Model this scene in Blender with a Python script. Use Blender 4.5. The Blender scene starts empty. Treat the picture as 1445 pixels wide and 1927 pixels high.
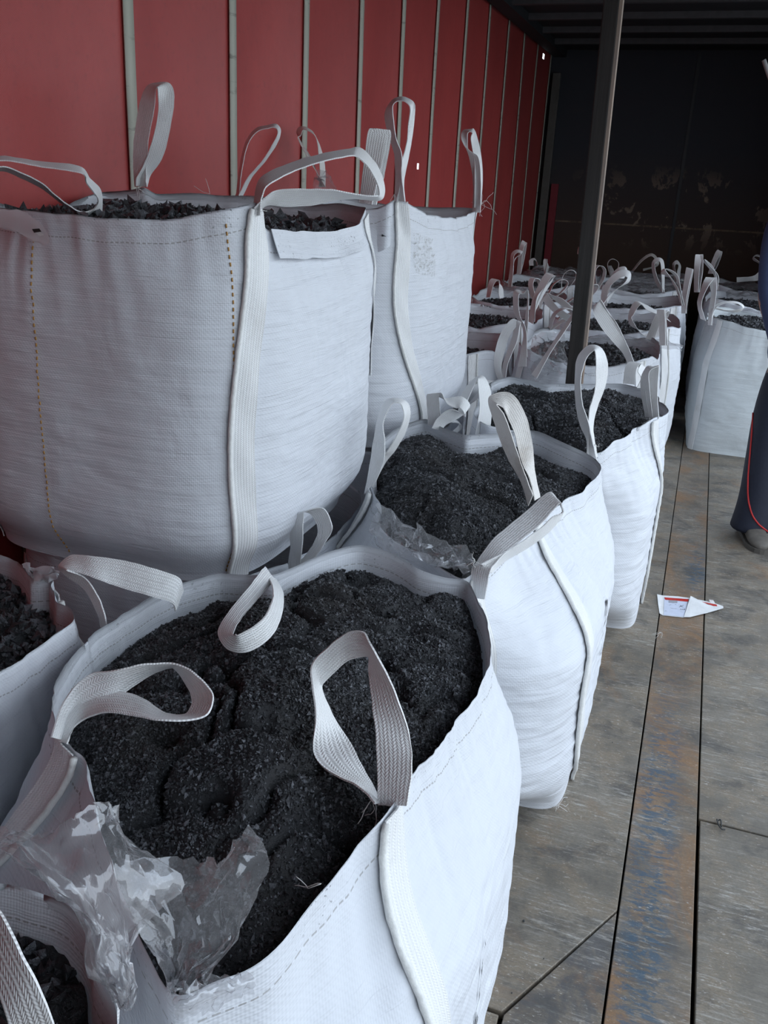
import bpy, math, random
import numpy as np
from mathutils import Matrix, Vector

C = bpy.context.scene.collection
SC = bpy.context.scene
PI = math.pi

# ------------------------------------------------------------------ camera
W_PX, H_PX, F_PX = 1445.0, 1927.0, 1650.0
CAMZ = 1.6
R = np.array([[0.94052280, -0.15929608, 0.30006936],
              [0.33672244, 0.31981765, -0.88562671],
              [0.04510938, 0.93399220, 0.35443436]])
# re-orthonormalise
_u, _s, _v = np.linalg.svd(R); R = _u @ _v
cam_d = bpy.data.cameras.new('camera'); cam = bpy.data.objects.new('camera', cam_d); C.objects.link(cam)
M = Matrix.Identity(4)
for i in range(3):
    for j in range(3): M[i][j] = float(R[i, j])
M[2][3] = CAMZ
cam.matrix_world = M
cam_d.sensor_fit = 'VERTICAL'; cam_d.sensor_height = 36.0; cam_d.sensor_width = 36.0 * W_PX / H_PX
cam_d.lens = F_PX / H_PX * 36.0
cam_d.clip_start = 0.05; cam_d.clip_end = 200
SC.camera = cam

# ------------------------------------------------------------------ light and exposure
SC.view_settings.view_transform = 'Standard'
SC.view_settings.look = 'None'
SC.view_settings.gamma = 1.0
SC.view_settings.use_curve_mapping = False
EXPOSURE = 0.0
SC.view_settings.exposure = EXPOSURE
SKY_HIGH = (0.70, 0.83, 1.0); SKY_LOW = (0.82, 0.91, 1.0); SKY_STRENGTH = 2.75
w = bpy.data.worlds.new('sky'); SC.world = w; w.use_nodes = True
nt = w.node_tree; nt.nodes.clear()
wo = nt.nodes.new('ShaderNodeOutputWorld'); bg = nt.nodes.new('ShaderNodeBackground')
tc = nt.nodes.new('ShaderNodeTexCoord'); sx = nt.nodes.new('ShaderNodeSeparateXYZ')
mx = nt.nodes.new('ShaderNodeMix'); mx.data_type = 'RGBA'
mx.inputs[6].default_value = (*SKY_LOW, 1); mx.inputs[7].default_value = (*SKY_HIGH, 1)
nt.links.new(tc.outputs['Generated'], sx.inputs[0]); nt.links.new(sx.outputs['Z'], mx.inputs[0])
nt.links.new(mx.outputs[2], bg.inputs['Color']); bg.inputs['Strength'].default_value = SKY_STRENGTH
nt.links.new(bg.outputs[0], wo.inputs[0])
SC.cycles.max_bounces = 8; SC.cycles.diffuse_bounces = 4; SC.cycles.transparent_max_bounces = 24
SC.cycles.caustics_reflective = False; SC.cycles.caustics_refractive = False
SC.cycles.sample_clamp_indirect = 6.0

# ------------------------------------------------------------------ helpers
def ray(x, y): return R @ np.array([x - W_PX / 2, -(y - H_PX / 2), -F_PX])
def at_z(x, y, z):
    d = ray(x, y); t = (z - CAMZ) / d[2]; return np.array([d[0] * t, d[1] * t, z])
def at_x(x, y, X):
    d = ray(x, y); p = d * (X / d[0]); p[2] += CAMZ; return p
def at_y(x, y, Y):
    d = ray(x, y); p = d * (Y / d[1]); p[2] += CAMZ; return p

_rs = np.random.RandomState(7)
_perm = _rs.permutation(256); _perm = np.concatenate([_perm, _perm, _perm])
_grad = _rs.normal(size=(256, 3)); _grad /= np.linalg.norm(_grad, axis=1)[:, None]
def noise(x, y, z=0.0):
    x, y, z = np.broadcast_arrays(np.asarray(x, float), np.asarray(y, float), np.asarray(z, float))
    xi, yi, zi = np.floor(x).astype(int), np.floor(y).astype(int), np.floor(z).astype(int)
    xf, yf, zf = x - xi, y - yi, z - zi
    f = lambda t: t * t * t * (t * (t * 6 - 15) + 10)
    u, v, s = f(xf), f(yf), f(zf); out = 0
    for dx in (0, 1):
        for dy in (0, 1):
            for dz in (0, 1):
                h = _perm[_perm[_perm[(xi + dx) & 255] + ((yi + dy) & 255)] + ((zi + dz) & 255)]
                g = _grad[h]
                d = g[..., 0] * (xf - dx) + g[..., 1] * (yf - dy) + g[..., 2] * (zf - dz)
                out = out + d * (u if dx else 1 - u) * (v if dy else 1 - v) * (s if dz else 1 - s)
    return out * 1.6
def fbm(x, y, z=0.0, o=4):
    a, s, r = 1.0, 1.0, 0
    for i in range(o):
        r = r + a * noise(x * s + 13.7 * i, y * s - 7.1 * i, np.asarray(z) * s + 3.3 * i); a *= .5; s *= 2
    return r

def mesh(name, verts, faces, mat=None, parent=None, smooth=True, uv=None, attr=None):
    """verts (N,3); faces: list of tuples or an (M,k) int array"""
    me = bpy.data.meshes.new(name)
    verts = np.asarray(verts, float)
    if isinstance(faces, np.ndarray):
        m, k = faces.shape
        me.vertices.add(len(verts)); me.vertices.foreach_set('co', verts.astype(np.float32).ravel())
        me.loops.add(m * k); me.loops.foreach_set('vertex_index', faces.astype(np.int32).ravel())
        me.polygons.add(m); me.polygons.foreach_set('loop_start', np.arange(0, m * k, k, dtype=np.int32))
        me.polygons.foreach_set('loop_total', np.full(m, k, dtype=np.int32))
        me.update(calc_edges=True); me.validate()
    else:
        me.from_pydata([tuple(v) for v in verts], [], [tuple(f) for f in faces]); me.update()
    if smooth is True:
        me.polygons.foreach_set('use_smooth', np.ones(len(me.polygons), bool))
    elif smooth is not False:
        me.polygons.foreach_set('use_smooth', np.asarray(smooth, bool))
    if uv is not None:
        l = me.uv_layers.new(name='UVMap'); idx = np.empty(len(me.loops), np.int32)
        me.loops.foreach_get('vertex_index', idx)
        l.data.foreach_set('uv', np.asarray(uv, np.float32)[idx].ravel())
    if attr:
        for k2, val in attr.items():
            a = me.attributes.new(k2, 'FLOAT', 'POINT'); a.data.foreach_set('value', np.asarray(val, np.float32))
    o = bpy.data.objects.new(name, me); C.objects.link(o)
    if mat: me.materials.append(mat)
    if parent is not None:
        o.parent = parent
        o.matrix_parent_inverse = Matrix.Translation(-parent.location)
    return o
def grid_faces(nu, nv, wrap=False):
    f = []
    i = np.arange(nu if wrap else nu - 1); j = np.arange(nv - 1)
    I, J = np.meshgrid(i, j, indexing='ij'); I2 = (I + 1) % nu
    return np.stack([I * nv + J, I2 * nv + J, I2 * nv + J + 1, I * nv + J + 1], -1).reshape(-1, 4)
def box(cx, cy, cz, sx, sy, sz, rot=0.0):
    v = np.array([[x, y, z] for x in (-.5, .5) for y in (-.5, .5) for z in (-.5, .5)]) * [sx, sy, sz]
    c, s = math.cos(rot), math.sin(rot)
    v = np.stack([v[:, 0] * c - v[:, 1] * s + cx, v[:, 0] * s + v[:, 1] * c + cy, v[:, 2] + cz], -1)
    f = [(0, 1, 3, 2), (4, 6, 7, 5), (0, 4, 5, 1), (2, 3, 7, 6), (0, 2, 6, 4), (1, 5, 7, 3)]
    return v, f
def join(parts):
    V, F, n = [], [], 0
    for v, f in parts:
        V.append(np.asarray(v)); F += [tuple(int(i) + n for i in q) for q in f]; n += len(v)
    return np.concatenate(V), F
def bevel(o, wd=.004, seg=2):
    m = o.modifiers.new('bevel', 'BEVEL'); m.width = wd; m.segments = seg; m.limit_method = 'ANGLE'; return o
def tube(pts, r, n=8, caps=True):
    pts = np.asarray(pts, float); r = np.broadcast_to(r, (len(pts),))
    t = np.gradient(pts, axis=0); t /= np.linalg.norm(t, axis=1)[:, None] + 1e-9
    up = np.array([0, 0, 1.0]) if abs(t[0][2]) < .9 else np.array([1.0, 0, 0])
    a = np.cross(t[0], up); a /= np.linalg.norm(a); V = []
    for i in range(len(pts)):
        a = a - t[i] * (a @ t[i]); a /= np.linalg.norm(a); b = np.cross(t[i], a)
        for k in range(n):
            q = 2 * PI * k / n; V.append(pts[i] + r[i] * (math.cos(q) * a + math.sin(q) * b))
    F = [(i * n + k, i * n + (k + 1) % n, (i + 1) * n + (k + 1) % n, (i + 1) * n + k) for i in range(len(pts) - 1) for k in range(n)]
    if caps: F += [tuple(range(n))[::-1], tuple((len(pts) - 1) * n + k for k in range(n))]
    return np.array(V), F
def slab(name, G, thick, mat, parent, uv):
    """thin strip of cloth with its own back and edges; G (k,m,3) grid of the middle surface"""
    k, m = G.shape[:2]; du = np.gradient(G, axis=0); dv = np.gradient(G, axis=1); nn = np.cross(du, dv); nn /= np.linalg.norm(nn, axis=-1)[..., None] + 1e-9
    a = (G + nn * thick / 2).reshape(-1, 3); b = (G - nn * thick / 2).reshape(-1, 3); f = grid_faces(k, m); n = k * m
    V = [a, b]; F = [f, f[:, ::-1] + n]; U = [uv, uv]; off = 2 * n
    A, B = (G + nn * thick / 2), (G - nn * thick / 2); uvg = uv.reshape(k, m, 2)
    for sl, fl in (((slice(None), 0), False), ((slice(None), m - 1), True), ((0, slice(None)), True), ((k - 1, slice(None)), False)):
        e1, e2 = A[sl], B[sl]; q = len(e1); V.append(np.stack([e1, e2], 1).reshape(-1, 3)); U.append(np.repeat(uvg[sl], 2, axis=0))
        g = grid_faces(q, 2) + off; F.append(g[:, ::-1] if fl else g); off += 2 * q
    return mesh(name, np.concatenate(V), np.concatenate(F), mat, parent, True, np.concatenate(U))
def catmull(P, n):
    P = np.asarray(P, float); Q = np.vstack([2 * P[0] - P[1], P, 2 * P[-1] - P[-2]]); out = []
    for i in range(len(P) - 1):
        a, b, c, d = Q[i:i + 4]
        for t in np.linspace(0, 1, n, endpoint=False):
            out.append(.5 * (2 * b + (c - a) * t + (2 * a - 5 * b + 4 * c - d) * t * t + (3 * b - a - 3 * c + d) * t ** 3))
    out.append(P[-1]); return np.array(out)
def empty(name, loc, label=None, cat=None, group=None):
    o = bpy.data.objects.new(name, None); C.objects.link(o); o.location = loc; o.empty_display_size = .1
    if label: o['label'] = label
    if cat: o['category'] = cat
    if group: o['group'] = group
    return o
def tag(o, label=None, cat=None, group=None, kind=None):
    if label: o['label'] = label
    if cat: o['category'] = cat
    if group: o['group'] = group
    if kind: o['kind'] = kind
    return o

# ------------------------------------------------------------------ materials
class NT:
    def __init__(s, name):
        s.m = bpy.data.materials.new(name); s.m.use_nodes = True; s.t = s.m.node_tree; s.t.nodes.clear()
        s.out = s.n('OutputMaterial'); s.b = s.n('BsdfPrincipled'); s.l(s.b.outputs[0], s.out.inputs[0])
    def n(s, t, **k):
        q = s.t.nodes.new('ShaderNode' + t)
        for a, v in k.items(): setattr(q, a, v)
        return q
    def l(s, a, b): s.t.links.new(a, b)
    def val(s, sock, v):
        if hasattr(v, 'links') or isinstance(v, bpy.types.NodeSocket): s.l(v, sock)
        else: sock.default_value = v
    def math(s, op, a, b=0.0, c=0.0, clamp=False):
        q = s.n('Math', operation=op, use_clamp=clamp); s.val(q.inputs[0], a); s.val(q.inputs[1], b); s.val(q.inputs[2], c); return q.outputs[0]
    def mix(s, f, a, b, mode='MIX'):
        q = s.n('Mix', data_type='RGBA', blend_type=mode); s.val(q.inputs[0], f)
        for i, v in ((6, a), (7, b)):
            if isinstance(v, tuple): v = (*v, 1) if len(v) == 3 else v
            s.val(q.inputs[i], v)
        return q.outputs[2]
    def co(s, kind='Object', scale=(1, 1, 1), rot=(0, 0, 0), loc=(0, 0, 0)):
        t = s.n('TexCoord'); m = s.n('Mapping'); m.inputs['Scale'].default_value = scale
        m.inputs['Rotation'].default_value = rot; m.inputs['Location'].default_value = loc
        s.l(t.outputs[kind], m.inputs[0]); return m.outputs[0]
    def noise(s, co, sc=5, det=4, rough=.55, dist=0.0):
        q = s.n('TexNoise'); s.l(co, q.inputs['Vector']); q.inputs['Scale'].default_value = sc
        q.inputs['Detail'].default_value = det; q.inputs['Roughness'].default_value = rough; q.inputs['Distortion'].default_value = dist
        return q.outputs['Fac']
    def ramp(s, f, lo, hi, a=0.0, b=1.0):
        q = s.n('MapRange', clamp=True); s.val(q.inputs[0], f); q.inputs[1].default_value = lo; q.inputs[2].default_value = hi
        q.inputs[3].default_value = a; q.inputs[4].default_value = b; return q.outputs[0]
    def bump(s, h, st=.3, d=.01, prev=None):
        q = s.n('Bump'); q.inputs['Strength'].default_value = st; q.inputs['Distance'].default_value = d; s.l(h, q.inputs['Height'])
        if prev is not None: s.l(prev, q.inputs['Normal'])
        return q.outputs[0]
    def set(s, color=None, rough=None, normal=None, spec=None, **k):
        if color is not None: s.val(s.b.inputs['Base Color'], (*color, 1) if isinstance(color, tuple) else color)
        if rough is not None: s.val(s.b.inputs['Roughness'], rough)
        if normal is not None: s.l(normal, s.b.inputs['Normal'])
        if spec is not None: s.val(s.b.inputs['Specular IOR Level'], spec)
        for a, v in k.items(): s.val(s.b.inputs[a], v)
        return s.m
    def sep(s, v):
        q = s.n('SeparateXYZ'); s.l(v, q.inputs[0]); return q.outputs
    def comb(s, x, y, z=0.0):
        q = s.n('CombineXYZ'); s.val(q.inputs[0], x); s.val(q.inputs[1], y); s.val(q.inputs[2], z); return q.outputs[0]

def mat_fabric(name='woven_fabric', wrinkle=1.0, tint=(.735, .755, .80), dirt=0.12):
    m = NT(name); uv = m.n('TexCoord').outputs['UV']; x, y, _ = m.sep(uv)
    at = m.n('Attribute', attribute_name='hem').outputs['Fac']
    # weave: fine tapes
    wx = m.math('SINE', m.math('MULTIPLY', x, 2 * PI / .0042)); wy = m.math('SINE', m.math('MULTIPLY', y, 2 * PI / .0042))
    dg = m.math('SINE', m.math('MULTIPLY', m.math('ADD', x, y), 2 * PI / .009))
    weave = m.math('ADD', m.math('MULTIPLY', wx, .5), m.math('ADD', m.math('MULTIPLY', wy, .6), m.math('MULTIPLY', dg, .5)))
    # horizontal wrinkles
    c1 = m.n('Mapping'); c1.inputs['Scale'].default_value = (6, 120, 1); m.l(uv, c1.inputs[0])
    w1 = m.noise(c1.outputs[0], 1.0, 4, .6, .6)
    c2 = m.n('Mapping'); c2.inputs['Scale'].default_value = (4, 45, 1); m.l(uv, c2.inputs[0])
    w2 = m.noise(c2.outputs[0], 1.0, 3, .5, .5)
    c3 = m.n('Mapping'); c3.inputs['Scale'].default_value = (5, 4, 1); c3.inputs['Rotation'].default_value = (0, 0, .6); m.l(uv, c3.inputs[0])
    w3 = m.noise(c3.outputs[0], 1.0, 3, .5, .8)
    b = m.bump(w3, .25 * wrinkle, .03); b = m.bump(w2, .34 * wrinkle, .008, b); b = m.bump(w1, .40 * wrinkle, .004, b)
    b = m.bump(weave, .25, .0008, b)
    # stitch line and hem step
    d1 = m.math('ABSOLUTE', m.math('SUBTRACT', at, .045)); line = m.math('LESS_THAN', d1, .0013)
    dash = m.math('GREATER_THAN', m.math('SINE', m.math('MULTIPLY', x, 2 * PI / .012)), -.5)
    st = m.math('MULTIPLY', line, dash)
    dn = m.noise(m.co('Object', (1, 1, 1)), 6, 5, .65)
    dirtm = m.math('MULTIPLY', m.ramp(dn, .5, .8), dirt)
    sp = m.noise(m.co('Object'), 160, 3, .6)
    near = m.math('MULTIPLY', m.ramp(at, .09, .0), m.ramp(dn, .48, .62))
    speck = m.math('MULTIPLY', m.ramp(sp, .63, .68), near)
    col = m.mix(dirtm, tint, (.38, .36, .34)); col = m.mix(m.math('MULTIPLY', speck, .8), col, (.03, .03, .03))
    col = m.mix(m.math('MULTIPLY', st, .55), col, (.22, .20, .18))
    mm = m.set(col, .62, b, .35)
    # woven plastic lets a little light through
    tr = m.n('BsdfTranslucent'); m.l(col, tr.inputs[0]); m.l(b, tr.inputs['Normal'])
    ms = m.n('MixShader'); ms.inputs[0].default_value = .12
    m.l(m.b.outputs[0], ms.inputs[1]); m.l(tr.outputs[0], ms.inputs[2]); m.l(ms.outputs[0], m.out.inputs[0])
    return mm
def mat_webbing(name='webbing', tint=(.79, .79, .79), dirt=.22):
    m = NT(name); uv = m.n('TexCoord').outputs['UV']; x, y, _ = m.sep(uv)   # x along, y across (metres)
    tri = m.math('ABSOLUTE', m.math('SUBTRACT', m.math('FRACT', m.math('DIVIDE', y, .0125)), .5))
    ch = m.math('SINE', m.math('MULTIPLY', m.math('ADD', x, m.math('MULTIPLY', tri, .012)), 2 * PI / .0045))
    rib = m.math('SINE', m.math('MULTIPLY', y, 2 * PI / .0063))
    h = m.math('ADD', m.math('MULTIPLY', ch, .5), m.math('MULTIPLY', rib, .6))
    dk = m.math('MULTIPLY', m.ramp(h, .0, -1.0), .2)
    dn = m.noise(m.co('Object'), 9, 5, .65)
    col = m.mix(dk, tint, (.34, .34, .36)); col = m.mix(m.math('MULTIPLY', m.ramp(dn, .52, .78), dirt), col, (.32, .25, .19))
    return m.set(col, .5, m.bump(h, .5, .0012), .4)
def mat_coal(name, scale=1.0):
    m = NT(name); co = m.co('Object')
    sh = m.n('Attribute', attribute_name='shade').outputs['Fac']
    n = m.noise(co, 90 / scale, 4, .7); big = m.noise(co, 6, 4, .55)
    g = m.math('MULTIPLY', m.math('POWER', sh, 2.2), m.ramp(n, .3, .65, .5, 1.0))
    col = m.mix(g, (.011, .0115, .014), (.19, .198, .22)); col = m.mix(m.math('MULTIPLY', m.ramp(big, .5, .7), .35), col, (.036, .030, .025))
    n3 = m.noise(co, 260 / scale, 3, .7); b = m.bump(n, .7, .010 * scale); b = m.bump(n3, .6, .003, b)
    return m.set(col, m.ramp(sh, 0, 1, .65, .33), b, .5)
def mat_plastic(name='clear_plastic_film', haze=.25, gloss=.5, rough=.09):
    m = NT(name); n = m.noise(m.co('Object'), 22, 3, .5, .6)
    b = m.bump(n, .25, .006)
    gl = m.n('BsdfGlossy'); gl.inputs['Roughness'].default_value = rough; gl.inputs[0].default_value = (.95, .97, 1, 1); m.l(b, gl.inputs['Normal'])
    tp = m.n('BsdfTransparent'); tp.inputs[0].default_value = (.92, .92, .93, 1)
    df = m.n('BsdfDiffuse'); df.inputs[0].default_value = (.8, .8, .82, 1); tl = m.n('BsdfTranslucent'); tl.inputs[0].default_value = (.8, .8, .82, 1)
    s0 = m.n('MixShader'); m.l(df.outputs[0], s0.inputs[1]); m.l(tl.outputs[0], s0.inputs[2])
    lw = m.n('LayerWeight'); lw.inputs['Blend'].default_value = .25
    f2 = m.math('POWER', lw.outputs['Facing'], 3.0)
    s1 = m.n('MixShader'); m.l(m.math('MULTIPLY_ADD', f2, .45, haze, True), s1.inputs[0]); m.l(tp.outputs[0], s1.inputs[1]); m.l(s0.outputs[0], s1.inputs[2])
    s2 = m.n('MixShader'); m.l(m.math('MULTIPLY_ADD', f2, gloss, .09, True), s2.inputs[0]); m.l(s1.outputs[0], s2.inputs[1]); m.l(gl.outputs[0], s2.inputs[2])
    m.l(s2.outputs[0], m.out.inputs[0]); return m.m
def mat_plain(name, col, rough=.6, nscale=20, var=.15, bump=.1, metal=0.0):
    m = NT(name); n = m.noise(m.co('Object'), nscale, 5, .6)
    c2 = tuple(c * (1 - var * 2) for c in col); c = m.mix(n, tuple(min(1, c * (1 + var)) for c in col), c2)
    return m.set(c, rough, m.bump(n, bump, .004), .4, Metallic=metal)
def mat_curtain():
    m = NT('red_tarpaulin'); co = m.co('Object')
    n1 = m.noise(m.co('Object', (1, 1.3, .8)), 2.0, 4, .6); n2 = m.noise(co, 40, 4, .6)
    bl = m.noise(co, 3.1, 6, .6, .3)
    col = m.mix(m.ramp(n1, .3, .75), (.41, .060, .056), (.31, .044, .042))
    col = m.mix(m.math('MULTIPLY', m.ramp(n2, .55, .8), .25), col, (.10, .02, .025))
    col = m.mix(m.math('MULTIPLY', m.ramp(bl, .70, .76), .7), col, (.05, .02, .02))
    # fine woven grain
    x, y, z = m.sep(co)
    g = m.math('MULTIPLY', m.math('SINE', m.math('MULTIPLY', y, 2 * PI / .006)), m.math('SINE', m.math('MULTIPLY', z, 2 * PI / .006)))
    b = m.bump(g, .2, .001); b = m.bump(n1, .12, .05, b)
    # greyish worn vertical smear
    sm = m.math('MULTIPLY', m.ramp(m.math('ABSOLUTE', m.math('SUBTRACT', y, 4.44)), .10, .02), m.math('MULTIPLY', m.ramp(z, 1.85, 2.2), m.ramp(n2, .35, .6)))
    col = m.mix(m.math('MULTIPLY', sm, .25), col, (.32, .25, .24))
    return m.set(col, .45, b, .4)
def mat_belt():
    m = NT('pale_belt'); n = m.noise(m.co('Object', (1, 1, .5)), 12, 6, .7)
    n2 = m.noise(m.co('Object', (1, 1, 6)), 6, 4, .6)
    col = m.mix(n, (.50, .49, .42), (.36, .36, .30)); col = m.mix(m.math('MULTIPLY', m.ramp(n2, .6, .72), .7), col, (.12, .11, .09))
    return m.set(col, .7, m.bump(n, .2, .003), .3)
def mat_floor(name, base=(.235, .205, .165), rust=.0, blue=0.0):
    m = NT(name); co = m.co('Object'); x, y, z = m.sep(co)
    big = m.noise(co, 2.6, 6, .65); grain = m.noise(m.co('Object', (5, 60, 1), (0, 0, .10)), 2.0, 7, .75, .4)
    med = m.noise(co, 9, 7, .72, .5); sc = m.noise(m.co('Object', (5, 42, 1), (0, 0, .30)), 2.2, 7, .78)
    sp = m.noise(m.co('Object', (1, 2.4, 1)), 55, 4, .8); fine = m.noise(m.co('Object', (1, 2, 1)), 130, 3, .7)
    dk = m.noise(m.co('Object', (1, 1.3, 1), (0, 0, 0), (7, 1, 0)), 5.0, 7, .7, .3)
    c = m.mix(m.ramp(big, .38, .62), base, tuple(b * .58 for b in base))
    c = m.mix(m.math('MULTIPLY', m.ramp(med, .45, .60), .6), c, (.25, .195, .135))
    c = m.mix(m.math('MULTIPLY', m.ramp(dk, .50, .62), .75), c, (.065, .06, .056))
    c = m.mix(m.math('MULTIPLY', m.ramp(grain, .50, .66), .35), c, (.09, .08, .07))
    c = m.mix(m.math('MULTIPLY', m.ramp(grain, .44, .32), .25), c, (.34, .31, .27))
    c = m.mix(m.math('MULTIPLY', m.math('MULTIPLY', m.ramp(sc, .52, .63), m.ramp(big, .58, .42)), .8), c, (.45, .43, .39))
    rn = m.noise(m.co('Object', (1, .8, 1), (0, 0, 0), (3.1, 0, 0)), 3.2, 7, .7, .5)
    c = m.mix(m.math('MULTIPLY', m.ramp(rn, .57 - .13 * rust, .68 - .10 * rust), .45 + .35 * rust), c, (.26, .135, .055))
    if blue:
        bn = m.noise(m.co('Object', (22, 55, 1)), 1.0, 6, .75, .6)
        mk = m.math('MULTIPLY', m.math('MULTIPLY', m.ramp(y, .9, 1.5), m.ramp(y, 3.1, 2.3)), m.ramp(m.math('ABSOLUTE', m.math('SUBTRACT', x, .115)), .075, .03))
        mk = m.math('MAXIMUM', mk, m.math('MULTIPLY', m.ramp(m.math('ABSOLUTE', m.math('SUBTRACT', y, 3.95)), .35, .1), m.ramp(x, .12, .17)))
        c = m.mix(m.math('MULTIPLY', m.math('MULTIPLY', m.ramp(bn, .47, .56), mk), .8), c, (.035, .085, .14))
    wm = m.math('MULTIPLY', m.ramp(sp, .58, .66), m.ramp(med, .42, .58))
    c = m.mix(m.math('MULTIPLY', wm, .75), c, (.55, .53, .49)); c = m.mix(m.math('MULTIPLY', m.ramp(fine, .40, .60), .30), c, (.07, .065, .06))
    h = m.math('ADD', m.math('MULTIPLY', grain, .6), m.math('MULTIPLY', med, .5))
    return m.set(c, m.ramp(med, .3, .7, .45, .75), m.bump(h, .4, .006), .4)
def mat_backwall():
    m = NT('dark_peeling_panel'); co = m.co('Object'); x, y, z = m.sep(co)
    n = m.noise(co, 1.7, 5, .6); p = m.noise(m.co('Object', (1.9, 1, 1.2), (0, 0, 0), (2.3, 0, .4)), 2.0, 8, .66, .3); f = m.noise(co, 14, 6, .7)
    c = m.mix(m.ramp(z, 2.0, 1.0), (.040, .043, .052), (.070, .045, .034))
    reg = m.math('MULTIPLY', m.ramp(m.math('ABSOLUTE', m.math('SUBTRACT', z, 1.45)), .40, .15), m.ramp(m.math('ABSOLUTE', m.math('SUBTRACT', x, -.30)), 1.2, .5))
    pe = m.math('MULTIPLY', m.ramp(p, .572, .592), reg)
    c = m.mix(m.math('MULTIPLY', pe, .85), c, (.22, .17, .13))
    c = m.mix(m.math('MULTIPLY', m.ramp(f, .6, .75), .3), c, (.09, .065, .05))
    ln = m.math('MULTIPLY', m.math('LESS_THAN', m.math('ABSOLUTE', m.math('SUBTRACT', z, 1.28)), .008), m.ramp(f, .4, .55))
    c = m.mix(m.math('MULTIPLY', ln, .8), c, (.20, .15, .10))
    return m.set(c, .7, m.bump(f, .2, .01), .2)

FAB = mat_fabric('white_woven_fabric'); FABI = mat_fabric('white_woven_fabric_creased', 1.35)
WEB = mat_webbing('white_webbing'); WEBD = mat_webbing('stained_webbing', (.72, .69, .66), .6)
COALF = mat_coal('fine_coal', .55); COALM = mat_coal('medium_coal', .9); COALC = mat_coal('coarse_coal', 1.6)
PLAS = mat_plastic(); PLASW = mat_plastic('cloudy_plastic_pouch', .7, .25, .25)
ROPE = mat_plain('seam_cord', (.78, .78, .76), .7, 150, .12, .5)
THREAD = mat_plain('thread', (.75, .74, .72), .8)
ORANGE = mat_plain('orange_thread', (.50, .27, .07), .7)
GREY_ST = mat_plain('grey_thread', (.25, .24, .23), .8)

# ------------------------------------------------------------------ setting
WX, EX, CZ, BY, FY = -1.73, 0.86, 2.835, 9.59, -2.6
belt_y = [2.525 + .6312 * k for k in range(-8, 12)]
# curtain wall as a grid, one small torn hole
hp = at_x(793, 313, WX); h2 = np.array([WX, 9.20, CZ - .085])
ys = sorted(set([round(v, 4) for v in np.linspace(FY, BY, 240)] + [round(hp[1] - .018, 4), round(hp[1] + .012, 4), round(h2[1] - .035, 4), round(h2[1] + .035, 4)]))
zs = sorted(set([round(v, 4) for v in np.linspace(-.05, CZ, 60)] + [round(hp[2] - .018, 4), round(hp[2] + .016, 4), round(h2[2] - .022, 4), round(h2[2] + .022, 4)]))
Yg, Zg = np.meshgrid(ys, zs, indexing='ij')
def curt_x(Y, Z):
    s = np.abs(((Y - belt_y[0]) / .6312) % 1 - .5) * 2       # 0 mid panel .. 1 at belts
    return WX - .018 * (1 - s ** 2) + .012 * noise(Y * 1.3, Z * .5, 2.0) - .006
V = np.stack([curt_x(Yg, Zg), Yg, Zg], -1).reshape(-1, 3)
F = grid_faces(len(ys), len(zs))
fy = V[F][:, :, 1].mean(1); fz = V[F][:, :, 2].mean(1)
keep = ~((abs(fy - hp[1] + .003) < .014) & (abs(fz - hp[2] + .001) < .016)) & ~((abs(fy - h2[1]) < .035) & (abs(fz - h2[2]) < .022))
wall_left = mesh('wall_left', V, F[keep], mat_curtain()); wall_left['kind'] = 'structure'
BELT = mat_belt()
for k, by in enumerate(belt_y):
    z = np.linspace(0, CZ - .02, 40); wd = .025
    Vb = []
    for zz in z:
        for s in (-1, 1):
            yy = by + s * wd + .004 * math.sin(zz * 2.1 + k)
            Vb.append((float(curt_x(np.array(yy), np.array(zz))) + .006, yy, zz))
    o = mesh('curtain_belt', np.array(Vb), grid_faces(len(z), 2), BELT, wall_left)
    sm = o.modifiers.new('thick', 'SOLIDIFY'); sm.thickness = .004
DARK = mat_plain('dark_roof_metal', (.028, .030, .034), .6, 8, .2, .1)
DARKB = mat_plain('dark_frame_metal', (.10, .095, .085), .55, 12, .2, .1)
v, f = box((WX + EX) / 2, (FY + BY) / 2, CZ + .04, EX - WX + .2, BY - FY, .04); ceil = mesh('ceiling', v, f, DARK, smooth=False); ceil['kind'] = 'structure'
RIB = mat_plain('roof_rib_metal', (.075, .075, .08), .55, 20, .2, .1)
y = 8.9; k = 0
while y > FY:
    v, f = box((WX + EX) / 2, y, CZ + .0, EX - WX - .1, .05, .05); mesh('roof_rib', v, f, RIB, ceil, smooth=False); y -= .62
v, f = box(WX + .07, (FY + BY) / 2, CZ - .01, .12, BY - FY, .07); o = mesh('trim_1', v, f, DARK, smooth=False); o['kind'] = 'structure'
v, f = box(EX - .03, (FY + BY) / 2, CZ - .03, .12, BY - FY, .14); o = mesh('trim_2', v, f, DARK, smooth=False); o['kind'] = 'structure'
v, f = box((WX + EX) / 2 - .01, BY + .03, (CZ) / 2, EX - WX + .09, .06, CZ + .1); wb = mesh('wall_back', v, f, mat_backwall(), smooth=False); wb['kind'] = 'structure'
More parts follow.
